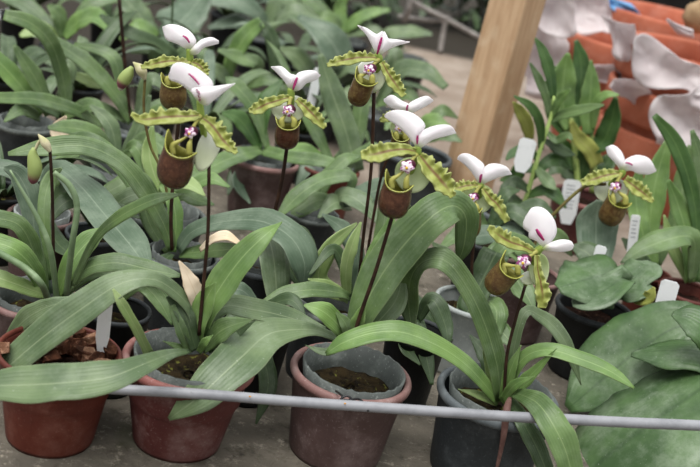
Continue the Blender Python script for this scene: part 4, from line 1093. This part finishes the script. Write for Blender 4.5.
def film_sheet(pts, Y, label, seed, dy=0, crump=.02):
    """A crumpled sheet: outline corners (top-left, top-right, bottom-right, bottom-left) filled with a creased grid."""
    cx, cy = sum(p[0] for p in pts)/4, sum(p[1] for p in pts)/4; pts = [(cx+(x-cx)*1.12, cy+(y-cy)*1.12) for x, y in pts]
    a, b, c, d = [at(x, y, Y+e) for (x, y), e in zip(pts, (dy, dy, 0, 0))]; n = 26; vs = []
    nr = (b-a).cross(d-a).normalized()
    for i in range(n):
        for j in range(n):
            u, v = j/(n-1), i/(n-1)
            x, y = u*2-1, v*2-1
            u = .5+.5*(x*.45+.6*x*math.sqrt(1-y*y/2)); v = .5+.5*(y*.45+.6*y*math.sqrt(1-x*x/2))
            q = a.lerp(b, u).lerp(d.lerp(c, u), v)
            e = Vector((seed*3.1, 0, 0)); k = abs(noise.noise(q*11+e))+.5*abs(noise.noise(q*22+e))+.25*abs(noise.noise(q*44+e))
            w = Vector((noise.noise(q*16+e*2), noise.noise(q*16+e*2+Vector((7.7, 0, 0))), noise.noise(q*16+e*2+Vector((0, 5.3, 0)))))*.035*max(abs(x), abs(y))**3
            vs.append(q+nr*((k-.5)*crump*2.2+.02*math.sin(math.pi*u)*math.sin(math.pi*v))+w)
    o = link('plastic_film', vs, grid_faces(n, n), M['film'], None, solid=.0015)
    tag(o, label, 'plastic film')
film_sheet([(540,-18),(606,-14),(612,34),(556,24)], 2.30, 'white plastic film draped over the top of the stack by the post', 1, .02)
film_sheet([(540,-18),(566,-18),(564,34),(532,30)], 2.2, 'white plastic film tucked between post and clay stack top', 11)
film_sheet([(528,18),(562,16),(560,100),(522,96)], 2.26, 'white plastic film hanging beside the post down the clay stack', 2, .0)
film_sheet([(606,14),(638,26),(650,66),(618,56)], 2.02, 'scrap of white plastic film between the two clay stacks', 3)
film_sheet([(632,44),(706,62),(700,94),(640,72)], 1.92, 'white plastic film wrapped round the front clay stack', 4)
film_sheet([(592,62),(618,66),(616,84),(590,80)], 2.17, 'small white plastic scrap under the top rim of the stack by the post', 5, 0, .01)
film_sheet([(612,72),(632,76),(642,110),(606,100)], 1.98, 'white plastic film bulging low between the clay stacks', 6)
film_sheet([(668,98),(712,92),(708,150),(650,150)], 1.90, 'crumpled white plastic film at the foot of the front clay stack', 7)
film_sheet([(676,24),(696,28),(700,44),(678,40)], 2.0, 'white plastic tuft on the rim near the tan stone', 8, 0, .015)
film_sheet([(598,-4),(636,0),(634,16),(602,8)], 2.62, 'pale blue plastic bag lying on the stack behind', 9)
bpy.data.objects[[o.name for o in bpy.data.objects if o.get('label', '').startswith('pale blue')][0]].data.materials[0] = M['bluebag']
ob = [o for o in bpy.data.objects if o.get('label', '').startswith('pale blue')][0]; ob.name = 'plastic_bag'; ob['category'] = 'plastic bag'

vs = []; c = at(700, 17, 2.2)
nn, mm = 14, 22
for i in range(nn+1):
    for j in range(mm):
        th, a = math.pi*i/nn, 6.2832*j/mm; v = Vector((math.sin(th)*math.cos(a), math.sin(th)*math.sin(a), math.cos(th)))
        vs.append(c+v*.032*(1+.14*noise.noise(v*2.3)))
tag(link('stone', vs, grid_faces(nn+1, mm, True), M['stone']), 'rounded tan stone sitting on the clay pots at the picture edge', 'stone')

# black crates of empty pots and dark hedge beyond
for i, (px, py, R) in enumerate([(675, 6, .11), (715, 4, .11), (640, -4, .11)]):
    c = atz(px, py+38, 0); 
    c = Vector((at(px, py, [3.3, 3.55, 3.55][i]).x, [3.3, 3.55, 3.55][i], 0))
    root = empty('nursery_pot', c, ['large black nursery pot standing behind the clay stacks', 'large black nursery pot beyond the tan stone', 'large black nursery pot behind the blue bag'][i], 'flower pot')
    make_pot(root, c, R, .33, 'ink', liner=None)
rn = random.Random(11)
def hedge(x0, x1, Y, H, label, n, seed):
    rn = random.Random(seed); root = empty('shrub', ((x0+x1)/2, Y, 0), label, 'shrub')
    vs = []; fs = []; uv = []
    for i in range(n):
        p = Vector((rn.uniform(x0, x1), Y+rn.uniform(-.12, .18), rn.uniform(.02, H)))
        a = rn.uniform(0, 6.28); e = rn.uniform(-.9, .5); L = rn.uniform(.05, .10); w = L*.22
        d = Vector((math.cos(a)*math.cos(e), math.sin(a)*math.cos(e), math.sin(e))); s = d.cross(Vector((0, 0, 1))).normalized()*w; b0 = len(vs)
        vs += [p, p+d*L*.5+s+Vector((0, 0, .004)), p+d*L-Vector((0, 0, .01)), p+d*L*.5-s+Vector((0, 0, .004)), p+d*L*.5]
        fs += [(b0, b0+1, b0+4), (b0+1, b0+2, b0+4), (b0+2, b0+3, b0+4), (b0+3, b0, b0+4)]; uv += [(0, .5), (.5, 1), (1, .5), (.5, 0), (.5, .5)]
    link('foliage', vs, fs, M['dark'], root, uv)
    for i in range(7):
        x = x0+(x1-x0)*(i+.5)/7; tube('branch', [Vector((x, Y, 0)), Vector((x+rn.uniform(-.05, .05), Y, H*.5)), Vector((x+rn.uniform(-.1, .1), Y+.05, H*.95))], [.006, .005, .002], 'rod', root, 8, 6)
hedge(.08, .70, 3.85, .5, 'dark green shrub beyond the end of the concrete path', 900, 1)
hedge(-.95, -.02, 3.6, .42, 'dark shrub beyond the far row of grey-leaved plants', 800, 2)
hedge(.95, 2.4, 4.3, .45, 'dark shrub beyond the black nursery pots', 700, 3)
for pts, r, lb in [([(404,-6,3.3),(420,6,3.3),(446,19,3.3),(484,40,3.3)], 2.6, 'grey rod slanting down towards the post'), ([(447,16,3.3),(443,34,3.3),(440,52,3.28)], 2.6, 'short upright grey rod under the slanting one'),
                   ([(398,16,3.33),(425,20,3.32),(446,21,3.3)], 2.2, 'thin grey rod lying level behind the white hood'), ([(412,-8,3.2),(409,8,3.2),(404,20,3.22)], 3.2, 'pale stub of a rod near the top edge')]:
    o = tube('metal_rod', [at(*q) for q in pts], [r*scale_at(q[2], q[1]) for q in pts], 'rod', None, 16, 8); tag(o, lb, 'rod', 'grey rods of the dismantled rack')
